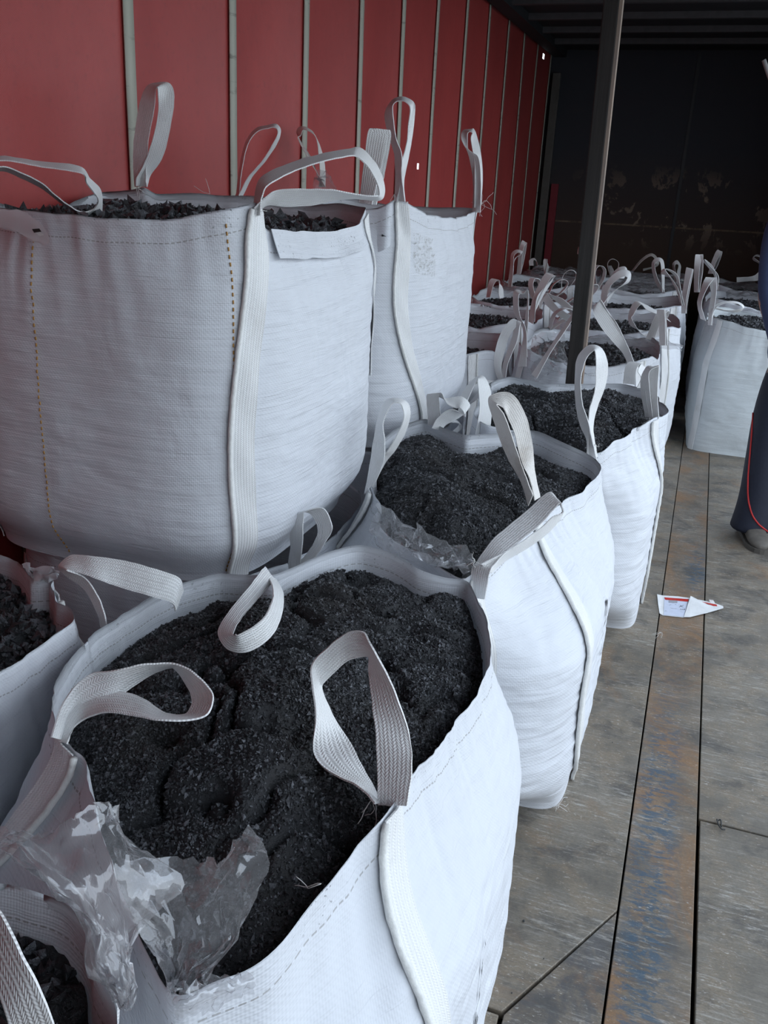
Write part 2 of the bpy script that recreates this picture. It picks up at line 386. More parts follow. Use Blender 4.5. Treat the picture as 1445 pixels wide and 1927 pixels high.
# seams of the back panel
for xx in (-.36, .52):
    v, f = box(xx, BY - .004, CZ / 2, .03, .012, CZ); o = mesh('panel_joint', v, f, mat_plain('joint_metal', (.018, .02, .024), .5), wb, smooth=False)
v, f = box((WX + EX) / 2, FY - .03, CZ / 2, EX - WX + .1, .06, CZ + .1); o = mesh('rear_light_block', v, f, mat_plain('grey_light_block', (.16, .15, .15), .6, 4), smooth=False); o['kind'] = 'structure'  # closed rear end out of view, added to cut light from behind
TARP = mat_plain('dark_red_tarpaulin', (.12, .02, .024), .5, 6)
for ra, rb in ((7.1, BY), (FY, -1.3)):  # second stretch, behind the camera, added to cut light on camera-facing sides
  yr = np.linspace(ra, rb, 60); zr_ = np.linspace(-.05, CZ, 24); Yr, Zr = np.meshgrid(yr, zr_, indexing='ij')
  Vr = np.stack([EX + .05 + .02 * noise(Yr * 1.5, Zr * .6, 4.0), Yr, Zr], -1).reshape(-1, 3)
  o = mesh('unseen_wall_right', Vr, grid_faces(60, 24), TARP); o['kind'] = 'structure'
# corner post with pale edge, red strip beside it
v, f = box(WX + .07, BY - .07, CZ / 2 - .08, .075, .05, CZ - .22); o = mesh('trim_3', v, f, DARKB, smooth=False); o['kind'] = 'structure'; bevel(o)
v, f = box(WX + .16, BY - .03, CZ / 2 - .6, .07, .04, CZ - 1.2); o = mesh('trim_4', v, f, mat_plain('red_paint', (.20, .02, .03), .5), smooth=False); o['kind'] = 'structure'
# floor: dark underlay and separate boards with real gaps
v, f = box((WX + EX) / 2, (FY + BY) / 2, -.06, EX - WX + .1, BY - FY, .05)
floor = mesh('floor', v, f, mat_plain('under_floor', (.012, .010, .008), .9), smooth=False); floor['kind'] = 'structure'
FL = mat_floor('worn_plywood'); FLR = mat_floor('rusty_centre_plate', (.20, .165, .13), .9, 1.0); FLD = mat_floor('dark_plywood_patch', (.125, .12, .12), 0)
def board(poly, mat, zt=0.0, th=.028):
    n = len(poly); V = [(x, y, zt) for x, y in poly] + [(x, y, zt - th) for x, y in poly]
    F = [tuple(range(n)), tuple(range(n, 2 * n))[::-1]] + [(i, i + n, (i + 1) % n + n, (i + 1) % n) for i in range(n)]
    a = sum(poly[i][0] * poly[(i + 1) % n][1] - poly[(i + 1) % n][0] * poly[i][1] for i in range(n))
    if a < 0: F = [q[::-1] for q in F]
    o = mesh('floor_board', V, F, mat, floor, smooth=False); bevel(o, .0015, 1); return o
s_b = at_z(1245, 1058, 0)[1]; sr = at_z(1314, 1541, 0)[1]
d0 = at_z(1167, 1716, 0); d1 = at_z(945, 1906, 0); d2 = at_z(900, 1893, 0)
LS, RS = .0505, .2225
board([(WX, s_b + .002), (LS - .003, s_b + .002), (LS - .003, 6.9), (WX, 6.9)], FL)
board([(WX, 6.904), (LS - .003, 6.904), (LS - .003, BY), (WX, BY)], FL)
board([(WX, d2[1] + .003), (d1[0] - .002, d1[1] + .004), (LS - .004, d0[1] + .004), (LS - .003, s_b - .002), (WX, s_b - .002)], FL)
board([(d1[0] + .004, d1[1] - .002), (LS - .004, d0[1] - .004), (LS - .006, FY), (d1[0] + .006, FY)], FLD, -.001)
board([(WX, FY), (d1[0] - .004, FY), (d1[0] - .006, d1[1] - .006), (WX, d2[1] - .003)], FL, -.001)
board([(LS + .001, FY), (RS - .004, FY), (RS - .002, BY), (LS + .001, BY)], FLR)
for ya, yb in ((FY, sr - .003), (sr + .003, 4.08), (4.083, 4.9), (4.903, BY)):
    g = .012 if ya == FY else .002
    board([(RS + g, ya), (EX, ya), (EX, yb), (RS + g * (.5 if ya == FY else 1), yb)], FL, -.001 if ya == FY else 0)
# unseen ground outside the open side, added to bounce light in
v, f = box(0, 5, -1.25, 120, 120, .1); o = mesh('ground', v, f, mat_plain('bounce_ground', (.32, .31, .29), .9, 3), smooth=False); o['kind'] = 'structure'

# ------------------------------------------------------------------ bag builder
def sup(th, hx, hy, n): return (np.abs(np.cos(th) / hx) ** n + np.abs(np.sin(th) / hy) ** n) ** (-1.0 / n)
def smooth01(t): t = np.clip(t, 0, 1); return t * t * (3 - 2 * t)

class Bag:
    def __init__(s, label, group, c, z0, rim, mid, base, nu=300, nv=90, fab=None, wr=.003, seed=0, side='white', inner=.14, tm=(.28, .62), lip=.0, sag=None, smooth_deg=1.2, rimn=.004):
        """rim: list of (x,y,z); mid/base: (cx,cy,hx,hy,n)"""
        s.c = np.array(c, float); s.z0 = z0; s.seed = seed; s.inner = inner
        s.root = empty('bulk_bag', (c[0], c[1], z0), label, 'bag', group)
        s.NT = 1440; s.tg = np.linspace(-PI, PI, s.NT, endpoint=False)
        rim = np.array(rim, float); d = rim[:, :2] - s.c; th = np.arctan2(d[:, 1], d[:, 0]); rr = np.hypot(d[:, 0], d[:, 1])
        o = np.argsort(th); th, rr, zz = th[o], rr[o], rim[o, 2]
        s.rr = np.interp(s.tg, th, rr, period=2 * PI); s.rz = np.interp(s.tg, th, zz, period=2 * PI)
        k = int(smooth_deg * s.NT / 360 * 3); ker = np.exp(-np.linspace(-2, 2, 2 * k + 1) ** 2); ker /= ker.sum()
        sm = lambda a: np.convolve(np.concatenate([a[-k:], a, a[:k]]), ker, 'valid')
        s.rr, s.rz = sm(s.rr), sm(s.rz)
        s.rr = s.rr + rimn * noise(s.tg * 6, seed * 3.1) + rimn * .5 * noise(s.tg * 17, seed * 3.1)
        s.rz = s.rz + rimn * 1.2 * noise(s.tg * 5, seed * 3.1 + 9)
        s.mid, s.base, s.tm, s.wr = mid, base, tm, wr
        s.fab = fab or FAB
        th = np.linspace(-PI, PI, nu, endpoint=False); t = np.concatenate([[0.0], np.linspace(.004, 1, nv - 1) ** 1.0])
        T, Tt = np.meshgrid(th, t, indexing='ij')
        P = s.S(T, Tt, True); per = 3.3
        hem = (1 - Tt) * (s.z_rim(T) - z0)
        uvx = (T + PI) / (2 * PI) * per; uvy = P[..., 2]
        # inner wall, going down behind the rim
        q = np.linspace(.0, 1, 10)[1:]
        T2, Q = np.meshgrid(th, q, indexing='ij')
        top = s.S(T2, np.ones_like(T2)); rad = np.stack([np.cos(T2), np.sin(T2), 0 * T2], -1)
        off = .003 + .010 * smooth01(Q)
        P2 = top - rad * off[..., None]; P2[..., 2] -= Q * inner
        P2 += rad * (.004 * noise(T2 * 9, Q * 3, seed))[..., None] * smooth01(Q)[..., None]
        G = np.concatenate([P, P2], 1); n2 = nv + len(q)
        hem = np.concatenate([hem, Q * inner], 1); uvx = np.concatenate([uvx, (T2 + PI) / (2 * PI) * per], 1); uvy = np.concatenate([uvy, P2[..., 2] + 3], 1)
        V = G.reshape(-1, 3); F = grid_faces(nu, n2, True)
        # bottom
        cb = len(V); V = np.vstack([V, [[mid[0], mid[1], z0]]])
        uv = np.stack([np.append(uvx.ravel(), 0), np.append(uvy.ravel(), 0)], -1)
        quads = [tuple(x) for x in F] if False else F
        o = mesh('bag_body', V, F, s.fab, s.root, True, uv, {'hem': np.append(hem.ravel(), 1)})
        bf = [((i + 1) % nu, i, nu) for i in range(nu)]
        vb = np.vstack([G[:, 0, :], [[s.base[0], s.base[1], z0 + .001]]]); mesh('bag_bottom', vb, [(i, (i + 1) % nu, nu) for i in range(nu)][::-1], s.fab, s.root)
        s.body = o
    def z_rim(s, th): return np.interp(th, s.tg, s.rz, period=2 * PI)
    def r_rim(s, th): return np.interp(th, s.tg, s.rr, period=2 * PI)
    def _pt(s, th, spec):
        cx, cy, hx, hy, n = spec; r = sup(th, hx, hy, n)
        return np.stack([cx + r * np.cos(th), cy + r * np.sin(th)], -1)
    def S(s, th, t, wr=False):
        th, t = np.broadcast_arrays(np.asarray(th, float), np.asarray(t, float))
        pb, pm = s._pt(th, s.base), s._pt(th, s.mid)
        rt = s.r_rim(th); pr = np.stack([s.c[0] + rt * np.cos(th), s.c[1] + rt * np.sin(th)], -1)
        a = smooth01(t / s.tm[0])[..., None]; b = smooth01((t - s.tm[1]) / (1 - s.tm[1]))[..., None]
        a = .25 * np.clip(t / s.tm[0], 0, 1)[..., None] + .75 * np.sin(a * PI / 2)
        xy = pb * (1 - a) + pm * a; xy = xy * (1 - b) + pr * b
        z = s.z0 + t * (s.z_rim(th) - s.z0)
        if wr:
            arc = th * .5
            w_ = s.wr * (1.6 * noise(arc * 6, z * 5, s.seed) + 1.0 * noise(arc * 9, z * 34, s.seed + 5) * smooth01(t * 3) * smooth01((1 - t) * 4 + .2) + .6 * noise(arc * 20, z * 70, s.seed + 9) * smooth01((1 - t) * 5))
            # folds fanning down from the strap corners near the rim
            w_ = w_ + s.wr * 1.5 * noise(arc * 26, z * 4, s.seed + 2) * smooth01((t - .55) / .4) * (1 - smooth01((t - .96) / .04))
            e = smooth01(t / .04)
            xy = xy + (w_ * e)[..., None] * np.stack([np.cos(th), np.sin(th)], -1)
        return np.concatenate([xy, z[..., None]], -1)
    def out(s, th, t, e=1e-3):
        a = s.S(th + e, t) - s.S(th - e, t); b = s.S(th, np.clip(t + e, 0, 1)) - s.S(th, np.clip(t - e, 0, 1))
        n = np.cross(a, b); return n / (np.linalg.norm(n, axis=-1)[..., None] + 1e-9)
    def ang(s, p): return math.atan2(p[1] - s.c[1], p[0] - s.c[0])
    def strap(s, top_th, bot_th, width=.055, t0=.01, t1=1.0, bead=-1, mat=None, jog=0.0, n=60, top_z=None, mids=None, name='corner_strap'):
        t = np.linspace(t0, t1, n)
        if mids is None: th = bot_th + (top_th - bot_th) * smooth01(t)
        else:
            kt = [0] + [m[0] for m in mids] + [1]; kv = [bot_th] + [m[1] for m in mids] + [top_th]
            cs = catmull(np.stack([kt, kv], -1), 12); th = np.interp(t, cs[:, 0], cs[:, 1])
        th = th + jog * .01 * np.sin(t * 9 + s.seed)
        c0 = s.S(th, t); r = np.maximum(np.hypot(c0[:, 0] - s.mid[0], c0[:, 1] - s.mid[1]), .15)
        V = []; m5 = 5
        tn = (s.S(th + 1e-3, t) - s.S(th - 1e-3, t)); rr = np.linalg.norm(tn, axis=1) / 2e-3
        for j in range(m5):
            k = (j / (m5 - 1) - .5) * width; a = th + k / rr
            V.append(s.S(a, t) + s.out(a, t) * (.006 + .0015 * np.sin(t * 31 + j))[:, None])
        G = np.stack(V, 1); L = np.concatenate([[0], np.cumsum(np.linalg.norm(np.diff(c0, axis=0), axis=1))])
        uv = np.stack([np.repeat(L, m5), np.tile(np.linspace(0, width, m5), n)], -1)
        o = slab(name, G, .0025, mat or WEB, s.root, uv)
        if bead:
            a = th + bead * (width / 2 + .004) / rr; P = s.S(a, t) + s.out(a, t) * .009
            P = P + .0018 * np.stack([noise(t * 60, 1.), noise(t * 60, 2.), noise(t * 60, 3.)], -1)
            v, f = tube(P, .0055 + .0012 * noise(t * 90, 5.), 8); mesh('seam_bead', v, f, ROPE, o)
        return o
    def coal(s, label, lvl, heap, chips, csize, mat, nr=90, nth=360, rough=.006, crack=.012, seed=1, sheet=(0, 0), group='heaps of crushed coal in the bags', edge=.02, clump=14, jag=1.0, pk=2.0, cent=None, flat=.0):
        th = np.linspace(-PI, PI, nth, endpoint=False); rho = np.linspace(0, 1, nr)
        cc = np.array(cent if cent is not None else s.c)
        def H(T, Q):
            rt = s.r_rim(T) - .012; e = np.minimum(lvl, s.z_rim(T) - edge)
            px = cc[0] * (1 - Q) + Q * (s.c[0] + rt * np.cos(T)); py = cc[1] * (1 - Q) + Q * (s.c[1] + rt * np.sin(T))
            lv2 = lvl + sheet[0] * (px - s.c[0]) + sheet[1] * (py - s.c[1]); e = np.minimum(lv2, s.z_rim(T) - edge)
            zb = lv2 * (1 - Q ** 4) + e * Q ** 4 + heap * (1 - Q ** pk)
            k = seed * 7.7
            fade = smooth01((1 - Q) * 7 + .15)
            z = zb + fade * (heap * .25 * fbm(px * 5, py * 5, k, 3)) + rough * fbm(px * clump * 2.5, py * clump * 2.5, k, 3)
            r1 = np.abs(noise(px * clump * .55 + .8 * noise(px * 9, py * 9, k), py * clump * .55, k + 4))
            msk = smooth01((noise(px * 4, py * 4, k + 8) + .25) * 2.0)
            z = z - crack * np.exp(-(r1 / .07) ** 2) * msk * fade + crack * .7 * (np.minimum(r1, .3) / .3) * fade
            return np.stack([px, py, z], -1)
        T, Q = np.meshgrid(th, rho, indexing='ij'); G = H(T, Q)
        V = G.reshape(-1, 3); F = grid_faces(nth, nr, True)
        # skirt down the inside
        if chips:
            rs = np.random.RandomState(seed + 11); ct = rs.uniform(-PI, PI, chips); cq = np.sqrt(rs.uniform(0, .985, chips))
            P = H(ct, cq); sz = csize * np.clip(rs.lognormal(0, .38, chips), .4, 2.3)
            oc = np.array([[1, 0, 0], [-1, 0, 0], [0, 1, 0], [0, -1, 0], [0, 0, 1], [0, 0, -1]], float)
            of = np.array([[0, 2, 4], [2, 1, 4], [1, 3, 4], [3, 0, 4], [2, 0, 5], [1, 2, 5], [3, 1, 5], [0, 3, 5]])
            D = oc[None] * rs.uniform(.5, 1.25, (chips, 6, 1)) + rs.normal(0, .28, (chips, 6, 3)) * jag; D = D * (rs.uniform(.55, 1.2, (chips, 1, 3)))
            q = rs.normal(size=(chips, 4)); q /= np.linalg.norm(q, axis=1)[:, None]; a, b, c, d = q.T
            RM = np.stack([1 - 2 * (c * c + d * d), 2 * (b * c - a * d), 2 * (b * d + a * c), 2 * (b * c + a * d), 1 - 2 * (b * b + d * d), 2 * (c * d - a * b),
                           2 * (b * d - a * c), 2 * (c * d + a * b), 1 - 2 * (b * b + c * c)], -1).reshape(chips, 3, 3)
            D = np.einsum('nij,nkj->nki', RM, D) * sz[:, None, None] * .5
            CV = (P[:, None] + D + np.array([0, 0, 1]) * (sz * .12)[:, None, None]).reshape(-1, 3)
            SHD = np.concatenate([np.full(len(V), .15), np.repeat(rs.uniform(0, 1, chips), 6)]); CF = (of[None] + 6 * np.arange(chips)[:, None, None]).reshape(-1, 3) + len(V)
            q2 = np.concatenate([F[:, [0, 1, 2]], F[:, [0, 2, 3]]]); n0 = len(q2); V = np.vstack([V, CV]); F = np.vstack([q2, CF])
            sm = np.zeros(len(F), bool); sm[:n0] = True
        else: sm = True; SHD = np.full(len(V), .25)
        o = mesh('crushed_coal', V, F, mat, None, sm, None, {'shade': SHD})
        tag(o, label, 'coal', group, 'stuff'); return o

def ribbon(name, E1, E2, parent, mat, thick=.0025, n=7, m5=4, cup=.0, capend=False):
    """E1,E2: edge control points (k,3)"""
    A, B = catmull(E1, n), catmull(E2, n); k = len(A); c = (A + B) / 2
    L = np.concatenate([[0], np.cumsum(np.linalg.norm(np.diff(c, axis=0), axis=1))]); w = np.linalg.norm(A - B, axis=1).mean()
    t = np.linspace(0, 1, m5); G = A[:, None] * (1 - t[None, :, None]) + B[:, None] * t[None, :, None]
    G = G + .0012 * np.stack([noise(L[:, None] * 40, t[None] * 2, i * 5.3) for i in range(3)], -1)
    uv = np.stack([np.repeat(L, m5), np.tile(t * w, k)], -1)
    return slab(name, G, thick, mat, parent, uv)
def photo_loop(bag, rows, mode, ds, W=.052, mat=None, name='lifting_loop', sg=1, n=7):
    """rows: (xl,yl,xr,yr[,sign]) of the two edges; ds: depth value (in the given mode) per row or (first, middle, last)"""
    k = len(rows)
    if len(ds) != k: ds = np.interp(np.linspace(0, 1, k), np.linspace(0, 1, len(ds)), ds)
    fn = {'y': at_y, 'z': at_z, 'x': at_x}[mode]; E1, E2 = [], []
    for r, d in zip(rows, ds):
        mx_, my_ = (r[0] + r[2]) / 2, (r[1] + r[3]) / 2; c = fn(mx_, my_, d); dist = np.linalg.norm(c - [0, 0, CAMZ])
        rd = [ray(r[0], r[1]), ray(r[2], r[3])]; rd = [q / np.linalg.norm(q) for q in rd]
        a, b = [np.array([0, 0, CAMZ]) + q * dist for q in rd]
        wd = np.linalg.norm(a - b); s_ = r[4] if len(r) > 4 else sg
        if wd < W:
            dl = math.sqrt(W * W - wd * wd) / 2 * s_; a = a + rd[0] * dl; b = b - rd[1] * dl
        E1.append(a); E2.append(b)
    return ribbon(name, E1, E2, bag.root, mat or WEB, n=n)
def std_loop(bag, base, h=.2, lean=(0, 0), spread=.05, az=0.0, mat=None, W=.045, twist=0.0, name='lifting_loop', droop=0.0):
    """teardrop of webbing: base point, height, horizontal lean of the tip, plane azimuth"""
    b = np.array(base, float); u = np.array([math.cos(az), math.sin(az), 0]); nrm = np.array([-u[1], u[0], 0]); up = np.array([lean[0], lean[1], h])
    E1, E2 = [], []
    pr = [(-.10, -.08), (-.25, .12), (-.75, .45), (-1.0, .78), (-.55, 1.0), (.25, .99), (.9, .80), (.85, .45), (.3, .12), (.10, -.08)]
    for i, (s_, v_) in enumerate(pr):
        a_ = twist * (v_); wv = nrm * math.cos(a_) + u * math.sin(a_)
        p = b + u * s_ * spread + up * v_ - np.array([0, 0, 1]) * droop * v_ ** 2 * h
        E1.append(p + wv * W / 2); E2.append(p - wv * W / 2)
    return ribbon(name, E1, E2, bag.root, mat or WEB, n=6, m5=3)
def threads(bag, p, n=6, L=.04, seed=0, d=(0, 0, -1)):
    rs = random.Random(seed); parts = []
    for i in range(n):
        q = np.array(p, float); P = [q]; dr = np.array(d, float) * .6 + np.array([rs.uniform(-1, 1) for _ in range(3)]) * .8
        for k in range(5):
            dr = dr + np.array([rs.uniform(-.6, .6) for _ in range(3)]); q = q + dr / np.linalg.norm(dr) * L / 5 * rs.uniform(.6, 1.3); P.append(q)
        parts.append(tube(catmull(P, 3), .0006, 5))
    v, f = join(parts); return mesh('loose_threads', v, f, THREAD, bag.root)
def film(bag, pts, mode, name='plastic_liner', nu=60, nv=30, amp=.012, fr=18, seed=0, parent=None, mat=None):
    """crumpled sheet over a lattice of control points pts[row][col]=(px,py,depth)"""
    fn = {'y': at_y, 'z': at_z}[mode]
    g = np.array([[fn(*q) for q in row] for row in pts]); rr = [catmull(r, max(2, nu // (len(r) - 1))) for r in g]
    cols = np.array(rr); out_ = np.stack([catmull(cols[:, j], max(2, nv // (len(g) - 1))) for j in range(cols.shape[1])], 0)
    nu_, nv_ = out_.shape[:2]; X = out_
    x, y, z = X[..., 0], X[..., 1], X[..., 2]
    d = np.stack([np.abs(noise(x * fr, y * fr + z * 9, seed + 1.)) - .25, np.abs(noise(y * fr, z * fr + x * 7, seed + 3.)) - .25, np.abs(noise(x * fr + z * 8, y * fr, seed + 5.)) - .25], -1)
    X = X + amp * 1.6 * d
    rs = np.random.RandomState(seed + 5); st = np.linalg.norm(X[1:, :-1] - X[:-1, :-1], axis=-1).mean()
    # long folds: quantise the relief into flat facets on a coarse lattice, edges kept crisp
    J = rs.normal(0, 1, X.shape) * min(st * .38, .007); J[0] *= .4; J[-1] *= .4; X = X + J
    g = grid_faces(nu_, nv_); fl = rs.rand(len(g)) > .5
    tri = np.concatenate([np.where(fl[:, None], g[:, [0, 1, 2]], g[:, [0, 1, 3]]), np.where(fl[:, None], g[:, [0, 2, 3]], g[:, [1, 2, 3]])])
    return mesh(name, X.reshape(-1, 3), tri, mat or PLAS, parent or bag.root, False)

# ------------------------------------------------------------------ near bags
GN, GT, GB = 'open bags filled with coal, near row', 'bags stacked as a second layer', 'open bags filled with coal, far rows'
def rimz(pts, z): return [at_z(p[0], p[1], p[2] if len(p) > 2 else z) for p in pts]

# --- A: large bag in the foreground
A_rim = rimz([(95, 1329, .83), (120, 1264), (149, 1219), (244, 1149), (319, 1105), (408, 1080), (478, 1083, .81), (518, 1083, .82), (563, 1062), (615, 1040), (676, 1023, .81), (739, 1039), (787, 1073, .80), (846, 1090, .79), (880, 1087, .79),
              (899, 1140, .79), (923, 1194), (924, 1225), (905, 1286, .80), (860, 1350, .80), (817, 1407, .81), (773, 1460, .82), (735, 1512, .835), (700, 1560, .825), (676, 1581), (632, 1639, .81), (584, 1702, .81), (526, 1785, .815), (458, 1833, .81), (400, 1840, .81), (334, 1891, .81),
              (279, 1797, .82), (240, 1700, .82), (205, 1600, .82), (180, 1520, .82), (164, 1428, .82), (125, 1393, .83)], .81)
A = Bag('large foreground white bag heaped with fine coal, clear film at its near corner', GN, (-.56, 1.13), 0, A_rim,
        (-.55, 1.12, .39, .56, 3.4), (-.54, 1.14, .36, .42, 6), 420, 130, FAB, .004, 1, inner=.15)
tha, thb, thc, thd = A.ang(at_z(120, 1393, .83)), A.ang(at_z(515, 1085, .82)), A.ang(at_z(737, 1515, .83)), A.ang(at_z(334, 1885, .81))
thr = A.ang(at_z(900, 1130, .79))
A.strap(thc, -.55, .052, .005, .995, -1, mids=[(.6, -.62), (.85, -.70)])
A.strap(tha, -2.45, .052, .005, .995, 1)
A.strap(thb, 2.1, .052, .005, .99, 1); A.strap(thr, .95, .03, .3, .985, 0)
photo_loop(A, [(97, 1388, 128, 1396), (119, 1322, 142, 1360), (164, 1271, 194, 1339), (219, 1261, 236, 1302), (274, 1250, 280, 1272), (319, 1248, 320, 1257), (347, 1255, 335, 1265), (371, 1271, 350, 1287), (399, 1304, 361, 1311), (397, 1334, 357, 1336), (374, 1352, 345, 1345), (304, 1355, 311, 1342), (249, 1346, 269, 1315), (194, 1341, 219, 1301), (144, 1364, 164, 1298), (126, 1400, 98, 1388)],
           'z', [.83, .85, .88, .9, .91, .915, .915, .91, .905, .9, .895, .895, .89, .88, .86, .825], sg=-1)
photo_loop(A, [(496, 1090, 520, 1092), (498, 1067, 514, 1095), (468, 1105, 480, 1134), (433, 1149, 450, 1169), (411, 1187, 439, 1193), (426, 1219, 443, 1193), (463, 1227, 452, 1193), (503, 1204, 491, 1169), (526, 1169, 511, 1134), (533, 1120, 513, 1107), (519, 1090, 504, 1082)],
           'z', [.81, .85, .87, .88, .875, .87, .87, .875, .88, .87, .82])
photo_loop(A, [(712, 1515, 766, 1517), (710, 1436, 775, 1446), (706, 1368, 772, 1392), (699, 1310, 752, 1325), (694, 1262, 728, 1269), (694, 1237, 700, 1218), (679, 1236, 683, 1189), (652, 1245, 652, 1192), (624, 1271, 613, 1221), (606, 1291, 587, 1252), (612, 1315, 588, 1291), (630, 1354, 594, 1349), (662, 1402, 589, 1414), (681, 1441, 618, 1452), (705, 1484, 672, 1478), (717, 1512, 706, 1512)],
           'y', [.91, .93, .95, .97, .99, 1.0, 1.02, 1.03, 1.03, 1.03, 1.02, 1.01, .99, .97, .94, .91])
A.coal('black crushed coal heaped in the large foreground bag', .735, .075, 75000, .0044, COALF, 260, 700, .0035, .028, 3, (0, .02), edge=.012, cent=(-.56, 1.15), clump=12)
threads(A, at_z(604, 1663, .815), 2, .05, 3, (-2.6, .3, -.3)); threads(A, at_y(705, 1500, .92), 5, .04, 4)
film(A, [[(-30, 1545, .95), (60, 1555, .97), (130, 1540, .98), (175, 1525, .97), (215, 1524, .96)],
         [(-25, 1600, .95), (70, 1590, .98), (150, 1590, .97), (215, 1575, .95), (245, 1600, .93)],
         [(35, 1632, .97), (120, 1650, .98), (190, 1660, .96), (245, 1660, .93), (330, 1680, .9)],
         [(140, 1720, .93), (190, 1740, .93), (225, 1750, .91), (255, 1755, .89), (262, 1755, .87)],
         [(172, 1830, .88), (200, 1840, .88), (225, 1850, .87), (245, 1850, .86), (252, 1850, .85)],
         [(215, 1895, .83), (225, 1900, .83), (232, 1910, .83), (240, 1915, .82), (248, 1917, .82)]], 'z', nu=26, nv=26, amp=.02, fr=7, seed=1)
film(A, [[(225, 1590, .92), (260, 1610, .91), (330, 1615, .89), (380, 1610, .90), (420, 1600, .92), (455, 1575, .94), (474, 1552, .96)],
         [(235, 1640, .90), (280, 1650, .89), (330, 1655, .88), (380, 1650, .89), (420, 1640, .91), (460, 1610, .93), (507, 1602, .94)],
         [(240, 1700, .87), (280, 1690, .87), (330, 1690, .86), (370, 1700, .87), (420, 1690, .89), (455, 1680, .90), (488, 1665, .91)],
         [(255, 1760, .84), (290, 1760, .83), (330, 1770, .82), (365, 1770, .83), (410, 1770, .84), (440, 1750, .86), (466, 1735, .87)],
         [(290, 1820, .82), (310, 1830, .80), (325, 1850, .80), (345, 1850, .80), (370, 1840, .81), (395, 1825, .82), (404, 1833, .82)],
         [(330, 1870, .815), (335, 1880, .815), (345, 1880, .81), (352, 1876, .81), (370, 1870, .81), (385, 1862, .81), (400, 1850, .815)]], 'z', nu=26, nv=24, amp=.018, fr=8, seed=7)
film(A, [[(320, 1868, .835), (370, 1850, .84), (430, 1832, .84), (470, 1832, .84)], [(325, 1893, .83), (380, 1880, .835), (430, 1865, .835), (480, 1850, .835)], [(330, 1915, .80), (380, 1905, .80), (430, 1885, .80), (480, 1862, .81)]], 'z', nu=18, nv=8, amp=.006, fr=20, seed=9)

# --- C: second bag along the aisle
C_rim = rimz([(1132, 881, .82), (1105, 912), (1061, 939), (1005, 968, .81), (950, 1015, .80), (888, 1074, .80), (879, 1096, .79), (800, 1045, .775), (725, 1003, .775), (711, 985, .78), (718, 952, .80), (702, 926, .82), (698, 912, .83), (709, 888), (716, 850), (727, 819), (768, 797), (811, 784, .82), (819, 800), (875, 822, .83), (932, 815, .83), (1005, 808, .83), (1040, 825, .83), (1069, 837, .83), (1100, 850, .82), (1120, 864)], .81)
Cb = Bag('second white bag along the aisle, wide loop folded flat over its front corner', GN, (-.53, 2.22), 0, C_rim,
         (-.495, 2.33, .385, .54, 3.8), (-.50, 2.40, .365, .39, 9), 360, 120, FABI, .004, 2)
ch = Cb.ang(at_z(1008, 968, .81)); cd = Cb.ang(at_z(893, 1070, .80)); ca = Cb.ang(at_z(698, 912, .83)); cb = Cb.ang(at_z(818, 795, .82))
bc = math.atan2(2.02 - 2.40, -.145 + .50) if False else Cb.ang((-.15, 2.03))
Cb.strap(ch, bc, .05, .0, .99, -1, mids=[(.3, -.66), (.68, -.66)]); Cb.strap(cd, -1.35, .05, .55, .985, 0); Cb.strap(ca, Cb.ang((-.84, 2.03)), .045, .0, .99, 1); Cb.strap(cb, 2.2, .05, .0, .99, 1)
photo_loop(Cb, [(686, 930, 706, 908), (697, 868, 722, 868), (706, 810, 724, 830), (712, 785, 721, 797), (723, 757, 735, 763), (742, 749, 745, 758), (764, 756, 756, 763), (772, 777, 759, 790), (763, 812, 746, 820), (745, 845, 728, 850), (724, 872, 716, 862), (702, 916, 688, 916)], 'y', [2.1, 2.12, 2.16])
photo_loop(Cb, [(806, 800, 830, 800), (804, 770, 828, 772), (803, 745, 826, 744), (812, 742, 832, 741), (838, 750, 842, 760), (852, 747, 857, 768), (872, 748, 866, 768), (884, 765, 873, 780), (864, 786, 848, 770), (838, 800, 824, 786), (833, 812, 812, 805)], 'y', [2.86, 2.85, 2.84])
photo_loop(Cb, [(994, 952, 1003, 932), (981, 908, 985, 885), (950, 850, 970, 841), (928, 788, 950, 784), (919, 755, 935, 762), (926, 743, 946, 766), (949, 738, 950, 772), (969, 746, 956, 788), (990, 784, 968, 815), (1001, 833, 981, 868), (1006, 886, 998, 905), (1016, 936, 1006, 942)], 'y', [2.10, 2.13, 2.16], mat=WEBD)
photo_loop(Cb, [(886, 1125, 912, 1128), (888, 1072, 922, 1078), (899, 1055, 931, 1062), (925, 1018, 952, 1040), (954, 992, 984, 1014), (992, 961, 1020, 984), (1028, 929, 1052, 948), (1042, 931, 1058, 955), (1058, 958, 1059, 966), (1056, 972, 1040, 972), (1034, 1000, 1019, 992), (994, 1030, 984, 1018), (950, 1056, 948, 1040), (925, 1078, 905, 1062)], 'y', [1.72, 1.72, 1.75, 1.79, 1.83, 1.87, 1.9, 1.9, 1.9, 1.89, 1.87, 1.83, 1.79, 1.74], W=.055)
Cb.coal('brownish black fine coal heaped in the second bag along the aisle', .75, .085, 42000, .005, COALF, 200, 560, .004, .016, 5, (0, .0), edge=.03, cent=(-.58, 2.15))
film(Cb, [[(712, 945, .835), (760, 985, .84), (800, 1000, .85), (845, 1018, .84), (893, 1050, .83)], [(705, 970, .835), (755, 1008, .83), (800, 1030, .83), (850, 1050, .82), (890, 1070, .81)], [(700, 985, .81), (745, 1030, .80), (800, 1050, .80), (850, 1066, .80), (885, 1080, .79)], [(706, 1002, .77), (750, 1042, .77), (805, 1060, .77), (850, 1074, .76), (882, 1090, .76)]], 'z', nu=22, nv=10, amp=.010, fr=12, seed=3)
threads(Cb, at_z(1048, 1515, .02), 7, .05, 5); threads(Cb, at_z(893, 1052, .84), 4, .03, 6)

